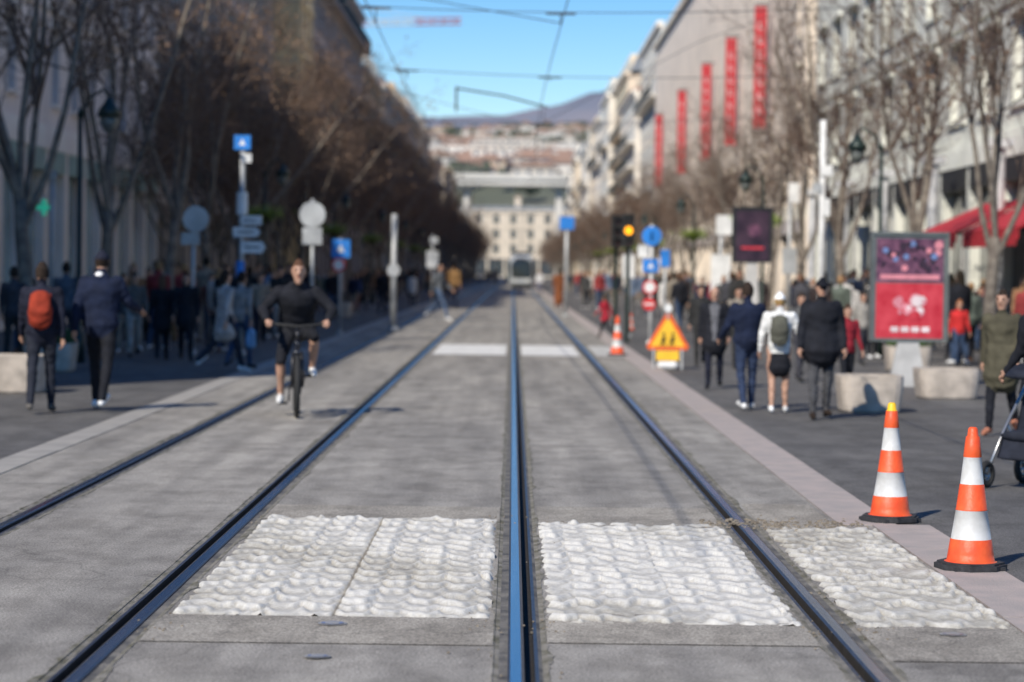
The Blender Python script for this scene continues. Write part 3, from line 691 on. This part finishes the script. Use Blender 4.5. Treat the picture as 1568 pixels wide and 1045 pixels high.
# right side
building('modern_building', -1, 12.4, 40, 100, 22, (.74, .74, .65), 5, 4.2, 5.2, 'flat', None, (), (.03, .03, .03), True, True, (2.4, 2.2), 9.0, keep=4)
building('department_store', -1, 12.4, 104, 214, 21.3, (.90, .78, .64), 5, 4.4, 4.6, 'flat', None, (), (.6, .55, .52), True, False, (1.2, 2.0), 7.5, keep=99)
y = 217; k = 3
while y < 560:
    L = random.uniform(22, 34); building('apartment_building', -1, 12.6+random.uniform(-.4, .5), y, y+L, random.uniform(20, 26), [(.80, .74, .64), (.82, .76, .67), (.76, .64, .48)][k % 3], 6, 3.2, 4.6, random.choice(['mansard', 'tile', 'flat']), random.choice([(.45, .46, .46), (.4, .37, .3)]), random.choice([(1, 4), (1, 2, 3, 4)]), det=y < 330)
    y += L+random.choice([.2, .2, 9]); k += 1
redm = mat('banner_red', (.46, .03, .04), .7, 0, .1, 2); whm = mat('banner_letter_white', (.6, .42, .42), .7)
for D in (118, 134, 151, 173, 200):
    x0, x1 = 11.6, 12.2; b = MB(); b.box(x0, x1, D, D+.08, 8.8, 14.7, 0)
    for q in range(7): 
        z = 9.5+q*.68; b.box(x0+.2, x1-.2, D-.01, D-.003, z, z+.1, 1); b.box(x0+.2, x0+.28, D-.01, D-.003, z+.1, z+.38, 1)
    b.box(x0, 12.4, D+.02, D+.06, 14.75, 14.83, 2); b.box(x0, 12.4, D+.02, D+.06, 8.6, 8.68, 2)
    b.build('red_banner', [redm, whm, steel])
for D in (58, 67, 76, 85, 94):
    b = MB(); b.tube([(11.6, D, 0), (11.6, D, 4.8)], .16, 12); b.box(11.3, 11.9, D-.3, D+.3, 4.8, 5.0); b.box(11.35, 11.85, D-.25, D+.25, 0, .2)
    b.build('shop_column', [mat('white_column', (.6, .6, .6), .5)])
awr = mat('awning_red', (.42, .02, .03), .75, 0, .15, 3)
for y0, y1 in ((50, 56), (57, 63)):
    b = MB(); b.prism([(12.25, y0, 3.6), (10.4, y0, 2.75), (10.4, y0, 2.5), (10.44, y0, 2.5), (10.44, y0, 2.71), (12.25, y0, 3.55)], (0, y1-y0, 0), 0)
    for q in range(int((y1-y0)/.5)): b.box(10.38, 10.395, y0+q*.5+.03, y0+q*.5+.45, 2.36, 2.6, 0)
    b.tube([(10.5, y0+.1, 2.7), (12.2, y0+.1, 2.9)], .03, 6, 1); b.tube([(10.5, y1-.1, 2.7), (12.2, y1-.1, 2.9)], .03, 6, 1)
    b.build('red_awning', [awr, steel])

# ------------------------------------------------------------ end of street: viaduct, hills, town, mountains
conc = mat('viaduct_concrete', (.66, .63, .57), .85, 0, .15, .1)
b = MB(); Y = 585
zt = 1.7+Y*146/F; zb = zt-2.4
b.box(-60, 60, Y, Y+12, zb, zt-.5, 0); b.box(-60, 60, Y-.6, Y-.001, zt-1.0, zt+.3, 0)
for x in range(-60, 61, 2): b.box(x, x+.1, Y-.5, Y-.4, zt+.3, zt+1.3, 1)
b.box(-60, 60, Y-.5, Y-.4, zt+1.3, zt+1.4, 1)
for x in (-52, -31, -11.5, 11, 31, 52): b.box(x-.8, x+.8, Y+3, Y+9, -.05, zb, 0); b.box(x-2.0, x+2.0, Y+2, Y+10, zb-1.0, zb-.003, 0)
b.build('viaduct', [conc, mat('viaduct_railing', (.3, .3, .3), .6)])
e = building('station_building', -1, 0, 0, 60, 17.5, (.66, .57, .46), 3, 4.6, 5.5, 'flat', None, (), det=True, win=(1.6, 2.6))
e.location = (30, 650, 0); e.rotation_euler[2] = PI/2
def hz(x, y):
    t = max(0, min(1, (y-670)/50)); s2 = max(0, min(1, (y-720)/1550))
    z = t*(.0395*y+s2*.0165*y)+(noise.noise(Vector((x/420, y/420, 0)))*14+noise.noise(Vector((x/130, y/130, 5)))*6)*min(1, s2*3)
    if y > 2270: z -= (y-2270)*.12
    return z
b = MB(); xs = [-2600+i*50 for i in range(105)]; ys = [660+j*45 for j in range(60)]
for yy in ys:
    for xx in xs: b.v.append((xx, yy, hz(xx, yy)))
nx = len(xs)
for j in range(len(ys)-1):
    for i2 in range(nx-1): b.f.append((j*nx+i2, j*nx+i2+1, (j+1)*nx+i2+1, (j+1)*nx+i2)); b.m.append(0)
b.build('hill', [mat('hillside', (.11, .12, .085), .95, 0, .4, .02, col2=(.20, .19, .15))], None, True)
b = MB()
def mz(x, y):
    d = (y-5200)/900
    return (328+math.exp(-((x-190)/190)**2)*60+noise.noise(Vector((x/300, y/500, 2)))*40+noise.noise(Vector((x/110, y/150, 2)))*20)*math.exp(-d*d)
xs = [-5000+i*60 for i in range(168)]; ys = [3400+j*120 for j in range(24)]
for yy in ys:
    for xx in xs: b.v.append((xx, yy, mz(xx, yy)-6))
nx = len(xs)
for j in range(len(ys)-1):
    for i2 in range(nx-1): b.f.append((j*nx+i2, j*nx+i2+1, (j+1)*nx+i2+1, (j+1)*nx+i2)); b.m.append(0)
b.build('mountain', [mat('mountain_rock_hazed', (.17, .19, .24), .95, 0, .3, .003, col2=(.27, .24, .26))], None, True)  # aerial haze painted in: rock colour shifted towards blue
b = MB(); R = random.Random(5)
for _ in range(1300):
    y = R.uniform(740, 2250); x = R.uniform(-.08, .08)*y; w = R.uniform(7, 16); dp = R.uniform(9, 14); h = R.uniform(5, 9)
    if y > 1700 and R.random() < .35: continue
    if R.random() < .06 and y < 1600: w = R.uniform(24, 42); h = R.uniform(9, 14)
    z = hz(x, y)-2; m = R.choice([0, 0, 1, 2, 3, 1, 1]); b.box(x-w/2, x+w/2, y, y+dp, z, z+h, m)
    if w < 24: b.prism([(x-w/2-.6, y-.6, z+h+.02), (x+w/2+.6, y-.6, z+h+.02), (x, y-.6, z+h+2.2)], (0, dp+1.2, 0), 4)
    nf = int(h/3.2); nw = int(w/3.2)
    for a in range(nf):
        for c in range(nw):
            wx = x-w/2+(c+.5)*w/nw; wz = z+1.2+a*3.2+2; b.box(wx-.6, wx+.6, y-.15, y-.02, wz, wz+1.5, 5)
b.build('hillside_town', [wall((.60, .55, .48)), wall((.70, .67, .61)), wall((.56, .46, .35)), wall((.46, .43, .41)), mat('far_tile_hazed', (.36, .24, .19), .9), mat('far_glass_hazed', (.16, .17, .20), .4)])  # roof tile and window colours have distance haze mixed into them
b = MB()
for _ in range(1100):
    y = R.uniform(700, 2300) if R.random() < .5 else R.uniform(1800, 2320); x = R.uniform(-.09, .09)*y; z = hz(x, y); s_ = R.uniform(3, 6)
    for q in range(4):
        p = Vector((x+R.gauss(0, s_*.6), y+R.gauss(0, s_*.3), z+R.uniform(.1, .6)*s_)); r_ = s_*R.uniform(.3, .55)
        b.rtube([p, p+Vector((0, 0, r_*.5))], [r_, r_*.8], 6)
b.build('hillside_trees', [mat('far_foliage', (.06, .075, .055), .95, 0, .4, .1, col2=(.095, .105, .07))])
b = MB(); D = 620; zc = CH+D*(415-44)/F
def lat(p, q, w, m0):
    p = Vector(p); q = Vector(q); n = int((q-p).length/3)
    ax = (q-p).normalized(); sd = ax.cross(Vector((0, 1, 0))).normalized()
    for k in range(n):
        a = p.lerp(q, k/n); c = p.lerp(q, (k+1)/n); m = m0 if (k//4) % 2 else 1
        for s1 in (-1, 1):
            for s2 in (-1, 1): o_ = sd*s1*w+Vector((0, s2*w, 0)); b.tube([a+o_, c+o_], .12, 4, m)
        b.tube([a+sd*w, c-sd*w], .09, 4, m); b.tube([a-sd*w, c+sd*w], .09, 4, m)
lat((-48, D, 0), (-48, D, zc+6), .8, 0); lat((-62, D, zc), (-14, D, zc+1.5), .7, 0); b.box(-63, -59, D-1, D+1, zc-3, zc-.8, 2)
b.tube([(-48, D, zc+6), (-22, D, zc+1.8)], .1, 4, 2); b.tube([(-48, D, zc+6), (-60, D, zc+.8)], .1, 4, 2)
b.build('tower_crane', [mat('crane_red', (.6, .08, .06), .6), mat('crane_white', (.75, .75, .75), .6), conc])

# ------------------------------------------------------------ tram
e = empty('tram', (.81, 236, 0)); b = MB()
def ring(y, w, zt, zb): return [(-w*.9, y, zb), (w*.9, y, zb), (w, y, zb+.25), (w, y, zt-.45), (w*.82, y, zt), (-w*.82, y, zt), (-w, y, zt-.45), (-w, y, zb+.25)]
rg = [ring(0, .95, 2.6, .45), ring(.35, 1.12, 3.0, .3), ring(1.2, 1.2, 3.25, .25), ring(33, 1.2, 3.25, .25)]
for r_ in rg: b.v += r_
for a in range(3):
    for j in range(8): b.f.append((a*8+j, a*8+(j+1)%8, (a+1)*8+(j+1)%8, (a+1)*8+j)); b.m.append(0)
b.f.append(tuple(range(8))[::-1]); b.m.append(0); b.f.append(tuple(range(24, 32))); b.m.append(0)
b.build('body', [mat('tram_silver', (.42, .44, .45), .4, .1)], e)
b = MB(); b.prism([(-.95, -.06, 1.0), (.95, -.06, 1.0), (1.0, -.06, 2.2), (.85, .0, 2.75), (-.85, .0, 2.75), (-1.0, -.06, 2.2)], (0, .07, 0), 0)
b.box(-.6, .6, .0, .3, 2.78, 2.96, 1)
for s_ in (-1, 1):
    b.box(s_*1.203, s_*1.215, 1.6, 32, 1.2, 2.5, 0); b.disc((s_*.65, -.06, .8), .13, .05, 2); b.tube([(s_*1.2, .9, 2.3), (s_*1.45, .8, 2.2), (s_*1.45, .8, 1.8)], .05, 6, 0)
b.box(-1.0, 1.0, -.04, .3, .3, .5, 0)
b.build('windscreen_and_lights', [mat('tram_glass', (.02, .025, .03), .1), dark, mat('lamp_lens', (.7, .7, .65), .2)], e)
b = MB(); b.box(-.8, .8, 5, 12, 3.26, 3.6, 0); b.box(-.8, .8, 18, 26, 3.26, 3.6, 0)
b.tube([(0, 15, 3.3), (0, 13.5, 4.4), (0, 15, 5.9)], .05, 6, 0); b.tube([(-.7, 15, 5.95), (.7, 15, 5.95)], .04, 6, 0)
for yy in (1.5, 3.3, 14, 16, 28, 30):
    for s_ in (-.78, .78): b.torus((s_, yy, .32), .22, .08, 'x', 16, 6, 0)
b.build('roof_equipment_and_wheels', [steel], e)

# ------------------------------------------------------------ overhead wires
wire = mat('cable', (.06, .06, .065), .6, .3); b = MB()
for xw in (-2.54, .81):
    pts = []
    y = 8
    while y < 560: pts.append((xw+.12*math.sin(y/14), y, 6.15)); y += 7
    b.tube(pts, .010, 5)
b.build('tram_contact_wires', [wire])
for D, z0, z1 in ((44, 7.3, 7.0), (57, 7.4, 6.7), (68, 6.6, 6.6), (92, 8.2, 7.8), (118, 7.5, 8), (150, 8, 8), (190, 8, 8), (240, 8, 8)):
    b = MB(); pts = []
    for k in range(25):
        t = k/24; x = -12.8+25*t; pts.append((x, D, z0+(z1-z0)*t-(1.0)*math.sin(PI*t)*.75))
    b.tube(pts, .009, 5)
    for xw in (-2.54, .81):
        t = (xw+12.8)/25; zz = z0+(z1-z0)*t-.75*math.sin(PI*t); b.tube([(xw, D, zz), (xw, D, 6.17)], .012, 4); b.rtube([(xw-.25, D, zz-.02), (xw+.25, D, zz-.02)], [.025, .025], 6)
    b.build('span_wire', [wire])
b = MB(); b.tube([(-1.65, 68, 6.15), (-1.65, 68, 6.85)], .03, 6); b.tube([(-1.65, 68, 6.8), (-.3, 68, 6.6), (.9, 68, 6.3)], .03, 6); b.build('wire_hanger', [wire])
b = MB(); b.tube([(-12.6, 60, 9.5), (-5, 52, 8.0), (.8, 44, 6.2)], .010, 4); b.tube([(12, 56, 10), (5, 66, 8), (.8, 74, 6.2)], .010, 4); b.tube([(-12.8, 100, 11), (.8, 78, 6.3)], .010, 4)
b.build('stay_wires', [wire])

# ------------------------------------------------------------ street furniture
pm = mat('galvanised_pole', (.42, .43, .43), .5, .3); blue = mat('sign_blue', (.02, .20, .62), .5); swh = mat('sign_white', (.72, .72, .70), .5)
sgry = mat('sign_back_grey', (.42, .43, .43), .5, .2); sred = mat('sign_red', (.60, .03, .03), .5); green = mat('lamp_green', (.02, .035, .03), .4, .3)
SM = [pm, blue, swh, sgry, sred, black]
def sign(name, u, D, top_v, els, r=.04, pmid=0):
    x, _ = atD(u, 415, D); zt = atD(u, top_v, D)[1]
    e = empty(name, (x, D, 0)); b = MB(); b.tube([(0, 0, 0), (0, 0, zt)], r, 10, pmid); b.tube([(0, 0, 0), (0, 0, .12)], r*2, 10, pmid); b.build('post', SM, e, True)
    b = MB()
    for el in els:
        kind, uu, vv, w, h, m = el[:6]; dx = (uu-u)*D/F; z = atD(uu, vv, D)[1]; w *= D/F; h *= D/F
        yy = -r-.03
        if kind == 'disc': b.disc((dx, yy, z), w/2, .02, m, 3, 24)
        elif kind == 'ring': b.disc((dx, yy, z), w/2, .02, 4, 3, 24); b.disc((dx, yy-.004, z), w*.36, .003, 2, 2, 24)
        elif kind == 'noentry': b.disc((dx, yy, z), w/2, .02, 4, 3, 24); b.box(dx-w*.34, dx+w*.34, yy-.005, yy-.002, z-w*.08, z+w*.08, 2)
        elif kind == 'rect': b.box(dx-w/2, dx+w/2, yy, yy+.02, z-h/2, z+h/2, m)
        elif kind == 'rectsym': b.box(dx-w/2, dx+w/2, yy, yy+.02, z-h/2, z+h/2, m); b.prism([(dx-w*.2, yy-.003, z-h*.2), (dx+w*.2, yy-.003, z-h*.2), (dx, yy-.003, z+h*.25)], (0, .002, 0), 2)
        elif kind == 'arrow':
            s_ = 1 if w > 0 else -1; w = abs(w)
            b.prism([(dx-s_*w/2, yy, z-h/2), (dx+s_*w*.36, yy, z-h/2), (dx+s_*w/2, yy, z), (dx+s_*w*.36, yy, z+h/2), (dx-s_*w/2, yy, z+h/2)], (0, .03, 0), m, 3)
            b.box(dx-w*.34, dx+w*.24, yy-.004, yy-.001, z-h*.06, z+h*.06, 5)
        elif kind == 'cyl': b.tube([(dx, 0, z-h/2), (dx, 0, z+h/2)], w/2, 14, m)
        b.tube([(dx-.12 if dx < 0 else dx+.12, -.01, z), (0, 0, z)], .015, 5, 0)
    b.build('panels', SM, e)
    return e
sign('direction_sign_post', 370, 46, 208, [('rectsym', 370, 219, 25, 22, 1), ('rect', 376, 243, 16, 14, 2), ('cyl', 370, 312, 17, 34, 2), ('arrow', 384, 338, -34, 14, 2), ('arrow', 378, 356, 42, 15, 2), ('arrow', 388, 379, 38, 18, 2), ('cyl', 368, 412, 13, 24, 1)], .05)
sign('traffic_sign', 296, 46, 315, [('disc', 300, 336, 40, 0, 3), ('rect', 292, 366, 28, 18, 3)])
sign('traffic_sign', 478, 50, 305, [('disc', 478, 329, 40, 0, 3), ('rect', 478, 362, 30, 26, 3)])
sign('pedestrian_crossing_sign', 521, 62, 365, [('rectsym', 522, 381, 28, 28, 1), ('ring', 519, 406, 22, 0, 4)])
sign('metal_pole', 603, 66, 328, [('disc', 603, 414, 20, 0, 3)], .08)
sign('notice_sign', 662, 105, 360, [('rect', 662, 398, 18, 26, 2), ('rect', 664, 368, 12, 10, 3)])
sign('blue_sign', 867, 90, 330, [('rect', 867, 342, 22, 20, 1)], .07, 0)
sign('road_sign_post', 997, 56, 345, [('disc', 997, 362, 30, 0, 1), ('rect', 997, 362, 3, 14, 2), ('rectsym', 996, 407, 24, 20, 1), ('rect', 984, 385, 16, 18, 2), ('ring', 995, 440, 22, 0, 4), ('noentry', 994, 466, 20, 0, 4)], .04, 2)
sign('blue_sign', 1018, 60, 380, [('rect', 1018, 396, 14, 26, 1)])
sign('notice_sign', 964, 62, 382, [('rect', 962, 408, 18, 36, 2)])
sign('white_mast', 1257, 52, 185, [('rect', 1262, 262, 18, 16, 2), ('rect', 1248, 288, 14, 14, 3), ('rect', 1262, 318, 12, 26, 2)], .065, 2)
sign('parking_sign', 1208, 66, 280, [('rect', 1213, 296, 16, 30, 2), ('rect', 1208, 400, 22, 40, 3)], .05)
sign('traffic_sign', 1103, 74, 330, [('rect', 1108, 345, 26, 30, 2), ('rect', 1103, 420, 30, 60, 2)], .06)
sign('street_name_sign', 80, 50, 262, [('rect', 80, 268, 14, 14, 3)], .06, 0)
x, z = atD(68, 318, 64); b = MB(); w_ = .16
b.box(x-w_*.35, x+w_*.35, 64, 64.1, z-w_*1.3, z+w_*1.3); b.box(x-w_*1.3, x-w_*.352, 64, 64.1, z-w_*.4, z+w_*.4); b.box(x+w_*.352, x+w_*1.3, 64, 64.1, z-w_*.4, z+w_*.4); b.box(-13, x-w_, 64.11, 64.15, z-.03, z+.03)
b.build('pharmacy_cross_sign', [mat('pharmacy_green', (.03, .45, .30), .4, emit=.5)])
def tlight(u, D, topv, lit=True):
    x = atD(u, 415, D)[0]; z = atD(u, topv, D)[1]; e = empty('traffic_light', (x, D, 0)); b = MB()
    b.tube([(0, .0, 0), (0, 0, z)], .05, 10, 1); b.box(-.14, .14, -.22, -.05, z-.8, z, 0)
    for k in range(3):
        zz = z-.14-k*.26; b.disc((0, -.235, zz), .10, .012, 2 if not (lit and k == 1) else 3)
        b.prism([(-.11, -.22, zz+.02), (-.07, -.22, zz+.11), (.07, -.22, zz+.11), (.11, -.22, zz+.02), (.10, -.22, zz+.02), (.06, -.22, zz+.10), (-.06, -.22, zz+.10), (-.10, -.22, zz+.02)], (0, -.16, 0), 0)
    b.build('housing', [black, green, mat('lens_off', (.05, .02, .02), .2), mat('lens_amber', (1.0, .38, .01), .3, emit=2.2)], e)
tlight(961, 58, 328, True); tlight(943, 60, 330, False)
x, y = at(1022, 566); e = empty('roadworks_warning_sign', (x, y, .004), -.05); b = MB(); s_ = y/F
def tri(w, yy, zc): return [(-w, yy, zc-w*.577), (w, yy, zc-w*.577), (0, yy, zc+w*1.155)]
zc = 50*s_+.0
def rt(w, k, yy):
    P = tri(w, yy, zc); out = []
    for i2 in range(3):
        a = Vector(P[i2]); p_ = Vector(P[i2-1]); n_ = Vector(P[(i2+1) % 3]); out += [a.lerp(p_, k), a.lerp(n_, k)]
    return out
b.prism(rt(.41, .09, 0), (0, .02, 0), 0, 2); b.prism(rt(.30, .03, -.004), (0, .003, 0), 1)
for sx in (-.07, .09):
    b.rtube([(sx, -.008, zc-.02), (sx-.02, -.008, zc-.10)], [.03, .025], 6, 3, (1, 0, 0)); b.disc((sx, -.012, zc+.05), .024, .005, 3)
    b.tube([(sx-.02, -.008, zc-.10), (sx-.06, -.008, zc-.17)], .010, 5, 3); b.tube([(sx-.02, -.008, zc-.10), (sx+.03, -.008, zc-.17)], .010, 5, 3)
b.tube([(-.25, .02, zc-.2), (-.25, -.12, 0)], .015, 6, 2); b.tube([(.25, .02, zc-.2), (.25, -.12, 0)], .015, 6, 2); b.tube([(0, .02, zc), (0, .4, 0)], .015, 6, 2)
b.box(-.2, .2, -.03, -.005, zc-.42, zc-.25, 1); b.rtube([(-.12, -.05, .07), (.12, -.05, .07)], [.07, .07], 8, 4)
b.disc((0, -.02, zc+.5), .07, .05, 4)
b.tube([(0, 0, zc+.3), (0, 0, zc+.48)], .02, 6, 2)
b.build('panel_and_legs', [mat('warning_orange_red', (.75, .12, .02), .5), mat('warning_yellow', (.85, .50, .03), .5), pm, black, swh], e)
def adpanel(name, u0, u1, v0, v1, D, style, leg=True):
    x0, z1 = atD(u0, v0, D); x1, z0 = atD(u1, v1, D); cx_ = (x0+x1)/2; w = (x1-x0)/2
    e = empty(name, (cx_, D, 0)); b = MB(); b.box(-w, w, 0, .16, z0, z1, 0); b.box(-w-.03, w+.03, -.03, .19, z1, z1+.05, 0)
    for s_ in (-1, 1): b.box(s_*w, s_*(w+.03), -.03, .19, z0, z1, 0)
    b.prism([(-w*.5, .02, 0), (w*.5, .02, 0), (w*.28, .02, z0-.002), (-w*.28, .02, z0-.002)], (0, .12, 0), 2)
    b.build('case', [mat('panel_case_%s' % style, (.18, .19, .18) if style == 'red' else (.04, .04, .04), .4, .4), dark, mat('panel_base', (.5, .49, .47), .6)], e); b = MB()
    h = z1-z0; m = .05
    if style == 'red':
        b.poly([(-w+m, -.004, z0+m), (w-m, -.004, z0+m), (w-m, -.004, z0+h*.55), (-w+m, -.004, z0+h*.55)], 0)
        b.poly([(-w+m, -.004, z0+h*.56), (w-m, -.004, z0+h*.56), (w-m, -.004, z1-m), (-w+m, -.004, z1-m)], 1)
        rr_ = random.Random(2)
        for k in range(26):
            a = rr_.uniform(0, 2*PI); q = rr_.uniform(.1, .42)*w
            b.disc((q*math.cos(a), -.007-.0004*k, z0+h*.34+q*.8*math.sin(a)), w*rr_.uniform(.05, .17), .0002, rr_.choice([2, 3, 2, 0, 0, 2]), None, rr_.choice([5, 6, 9]), rr_.random())
        for k in range(4): b.box(-w*.5+k*w*.28, -w*.29+k*w*.28, -.012, -.006, z0+h*.09, z0+h*.14, 3)
        for k in range(40): b.disc((rr_.uniform(-.8, .8)*w, -.007-.0004*k, z0+h*rr_.uniform(.66, .93)), w*rr_.uniform(.04, .12), .0002, rr_.choice([4, 2, 5, 5, 1, 5, 5]), None, rr_.choice([5, 7, 9]), rr_.random())
        b.box(-w*.8, w*.8, -.008, -.006, z0+h*.585, z0+h*.63, 2)
    else:
        b.poly([(-w+m, -.004, z0+m), (w-m, -.004, z0+m), (w-m, -.004, z1-m), (-w+m, -.004, z1-m)], 5)
        b.disc((w*.1, -.01, z0+h*.6), w*.35, .004, 1, None, 9); b.box(-w*.6, w*.6, -.012, -.006, z0+h*.25, z0+h*.30, 0)
    b.build('poster', [mat('poster_red', (.46, .015, .03), .4, 0, .3, 4, col2=(.62, .06, .08)), mat('poster_violet', (.06, .02, .05), .4, 0, .3, 6, col2=(.2, .08, .13)), mat('poster_pink', (.66, .24, .28), .4), mat('poster_white', (.75, .62, .62), .4), mat('poster_blue', (.15, .22, .42), .4), mat('poster_dark', (.02, .008, .02), .4, 0, .3, 3, col2=(.06, .03, .05))], e)
adpanel('advertising_panel', 1337, 1448, 360, 524, 37, 'red')
adpanel('advertising_panel', 1124, 1180, 320, 403, 58, 'dark')
adpanel('advertising_panel', 1330, 1368, 440, 500, 62, 'dark')
plc = mat('planter_concrete', (.46, .40, .34), .85, 0, .2, 5, .5, 40)
def planter(u, v, w=.78, h=.47, plants=False):
    x, y = at(u, v); e = empty('concrete_planter', (x, y+w/2, 0)); b = MB()
    prof = [(0, .44), (.03, .47), (h*.6, .51), (h*.82, .52), (h, .52), (h, .44), (h-.08, .42)]; n = 40; s_ = w/1.04
    for z, r_ in prof:
        for j in range(n):
            a = 2*PI*j/n; c, s2 = math.cos(a), math.sin(a); k = (abs(c)**5+abs(s2)**5)**(-.2)*.96
            b.v.append((r_*s_*1.04*c*k, r_*s_*1.04*s2*k, z))
    for a in range(len(prof)-1):
        for j in range(n): b.f.append((a*n+j, a*n+(j+1)%n, (a+1)*n+(j+1)%n, (a+1)*n+j)); b.m.append(0)
    b.f.append(tuple((len(prof)-1)*n+j for j in range(n))); b.m.append(1)
    b.build('bowl', [plc, mat('soil', (.05, .04, .03), .95)], e, False)
    if plants:
        b = MB()
        for _ in range(160):
            p = Vector((random.uniform(-.3, .3), random.uniform(-.3, .3), h-.05)); q = p+Vector((random.gauss(0, .08), random.gauss(0, .08), random.uniform(.1, .3)))
            b.poly([p, q+Vector((.02, 0, -.05)), q, q-Vector((.02, 0, .05))], 0)
        b.build('plants', [mat('planter_leaves', (.06, .1, .03), .7)], e)
planter(1338, 634, .80, .46); planter(1457, 613, .86, .42); planter(8, 604, .9, .5); planter(70, 570, .8, .45, True); planter(520, 486, .8, .5); planter(1395, 570, .8, .45, True)
def lamp_mesh():
    b = MB(); b.tube([(0, 0, 0), (0, 0, .5), (0, 0, .55), (0, 0, 4.3)], [.11, .10, .055, .04], 10, 0)
    b.tube([(0, 0, 4.2), (.15, 0, 4.6), (.4, 0, 4.75), (.5, 0, 4.62)], .025, 8, 0); b.tube([(.5, 0, 4.62), (.5, 0, 4.5), (.5, 0, 4.42), (.5, 0, 4.28)], [.03, .10, .17, .22], 14, 0)
    b.tube([(.5, 0, 4.28), (.5, 0, 4.12), (.5, 0, 4.0)], [.17, .14, .05], 12, 1); b.tube([(0, 0, 4.3), (0, 0, 4.45)], [.06, .01], 8, 0)
    return b.mesh('street_lamp', [green, mat('lamp_glass', (.12, .13, .12), .15)], True)
LM = lamp_mesh()
def basket_mesh():
    b = MB(); R = random.Random(3); b.tube([(0, 0, 2.55), (0, 0, 2.75)], [.1, .25], 10, 0)
    for _ in range(420):
        p = Vector((R.gauss(0, .24), R.gauss(0, .24), 2.8+R.gauss(0, .08))); a = Vector((R.gauss(0, 1), R.gauss(0, 1), R.gauss(0, 1))).normalized()*.05
        c = a.cross(Vector((0, 0, 1))); b.poly([p-a, p-c, p+a, p+c], 1)
    return b.mesh('basket', [black, mat('basket_leaves', (.22, .30, .04), .7, 0, .3, 5)])
BMh = basket_mesh()
for (u, D, r0) in ((120, 42, 0), (1345, 50, PI)):
    link('street_lamp', LM, ((u-784)*D/F, D, 0), r0)
for D in range(68, 420, 26):
    for sx in (-1, 1):
        o = link('street_lamp', LM, (sx*7.0, D, 0), 0 if sx < 0 else PI)
        if D < 200: k_ = link('flower_basket', BMh, (0, 0, 0), 0, 1.15, o)
x, y = at(1556, 752); e = empty('stroller', (x, y, .004), -.7); b = MB()
for sx in (-.26, .26):
    b.torus((sx, .0, .11), .085, .028, 'x', 20, 6, 0); b.torus((sx, .62, .14), .115, .028, 'x', 20, 6, 0)
    b.torus((sx, .0, .11), .05, .012, 'x', 16, 5, 2); b.torus((sx, .62, .14), .07, .012, 'x', 16, 5, 2)
    for q in range(5):
        a = q*PI*.4
        b.tube([(sx, 0, .11), (sx, .06*math.cos(a), .11+.06*math.sin(a))], .008, 5, 2); b.tube([(sx, .62, .14), (sx, .62+.08*math.cos(a), .14+.08*math.sin(a))], .008, 5, 2)
    b.tube([(sx, 0, .11), (sx*.95, .25, .45), (sx*.95, .75, .95), (sx*.9, .85, 1.0)], .014, 7, 2); b.tube([(sx, .62, .14), (sx*.95, .3, .5)], .014, 7, 2)
b.tube([(-.24, .85, 1.0), (.24, .85, 1.0)], .02, 8, 0)
b.rtube([(0, .12, .42), (0, .35, .42)], [(.21, .05), (.22, .06)], 12, 1, (1, 0, 0)); b.rtube([(0, .38, .42), (0, .52, .85)], [(.21, .04), (.2, .04)], 12, 1, (1, 0, 0))
b.rtube([(0, .5, .86), (0, .35, .96), (0, .18, .90)], [(.22, .03), (.24, .05), (.22, .03)], 12, 1, (1, 0, 0)); b.rtube([(0, .02, .25), (0, .14, .4)], [(.18, .02), (.2, .02)], 10, 1, (1, 0, 0))
b.build('frame_and_seat', [black, cloth((.03, .03, .035)), alu], e, True)

# ------------------------------------------------------------ light, sky, camera
w = bpy.data.worlds.new('World'); scene.world = w; w.use_nodes = True; nt = w.node_tree
sky = nt.nodes.new('ShaderNodeTexSky'); sky.sky_type = 'NISHITA'; sky.sun_disc = False
EL = math.radians(40); SX, SY = .50, .866; AZ = math.atan2(-SX, -SY)
sky.sun_elevation = EL; sky.sun_rotation = AZ % (2*PI); sky.air_density = 1.0; sky.dust_density = .05; sky.ozone_density = 3.0; sky.altitude = 900
hs = nt.nodes.new('ShaderNodeHueSaturation'); hs.inputs['Saturation'].default_value = 1.45; hs.inputs['Hue'].default_value = .508
nt.links.new(sky.outputs[0], hs.inputs['Color']); nt.links.new(hs.outputs[0], nt.nodes['Background'].inputs[0]); nt.nodes['Background'].inputs[1].default_value = .125
ld = bpy.data.lights.new('sun', 'SUN'); ld.energy = 5.0; ld.angle = math.radians(.5); ld.color = (1, .93, .82)
lo_ = bpy.data.objects.new('sun', ld); scene.collection.objects.link(lo_)
dv = Vector((SX*math.cos(EL), SY*math.cos(EL), -math.sin(EL))); lo_.rotation_euler = dv.to_track_quat('-Z', 'Y').to_euler()
cd = bpy.data.cameras.new('camera'); co = bpy.data.objects.new('camera', cd); scene.collection.objects.link(co); scene.camera = co
cd.lens = 85; cd.sensor_width = 36; cd.clip_start = .5; cd.clip_end = 20000
M = Matrix.Rotation(math.radians(90)-math.atan(107.5/F), 4, 'X') @ Matrix.Rotation(SL, 4, 'Z')
co.matrix_world = Matrix.Translation((0, 0, CH)) @ M
cd.dof.use_dof = True; cd.dof.focus_distance = 13.8; cd.dof.aperture_fstop = 1.8; cd.dof.aperture_blades = 9
scene.view_settings.view_transform = 'Standard'; scene.view_settings.look = 'None'; scene.view_settings.exposure = 0
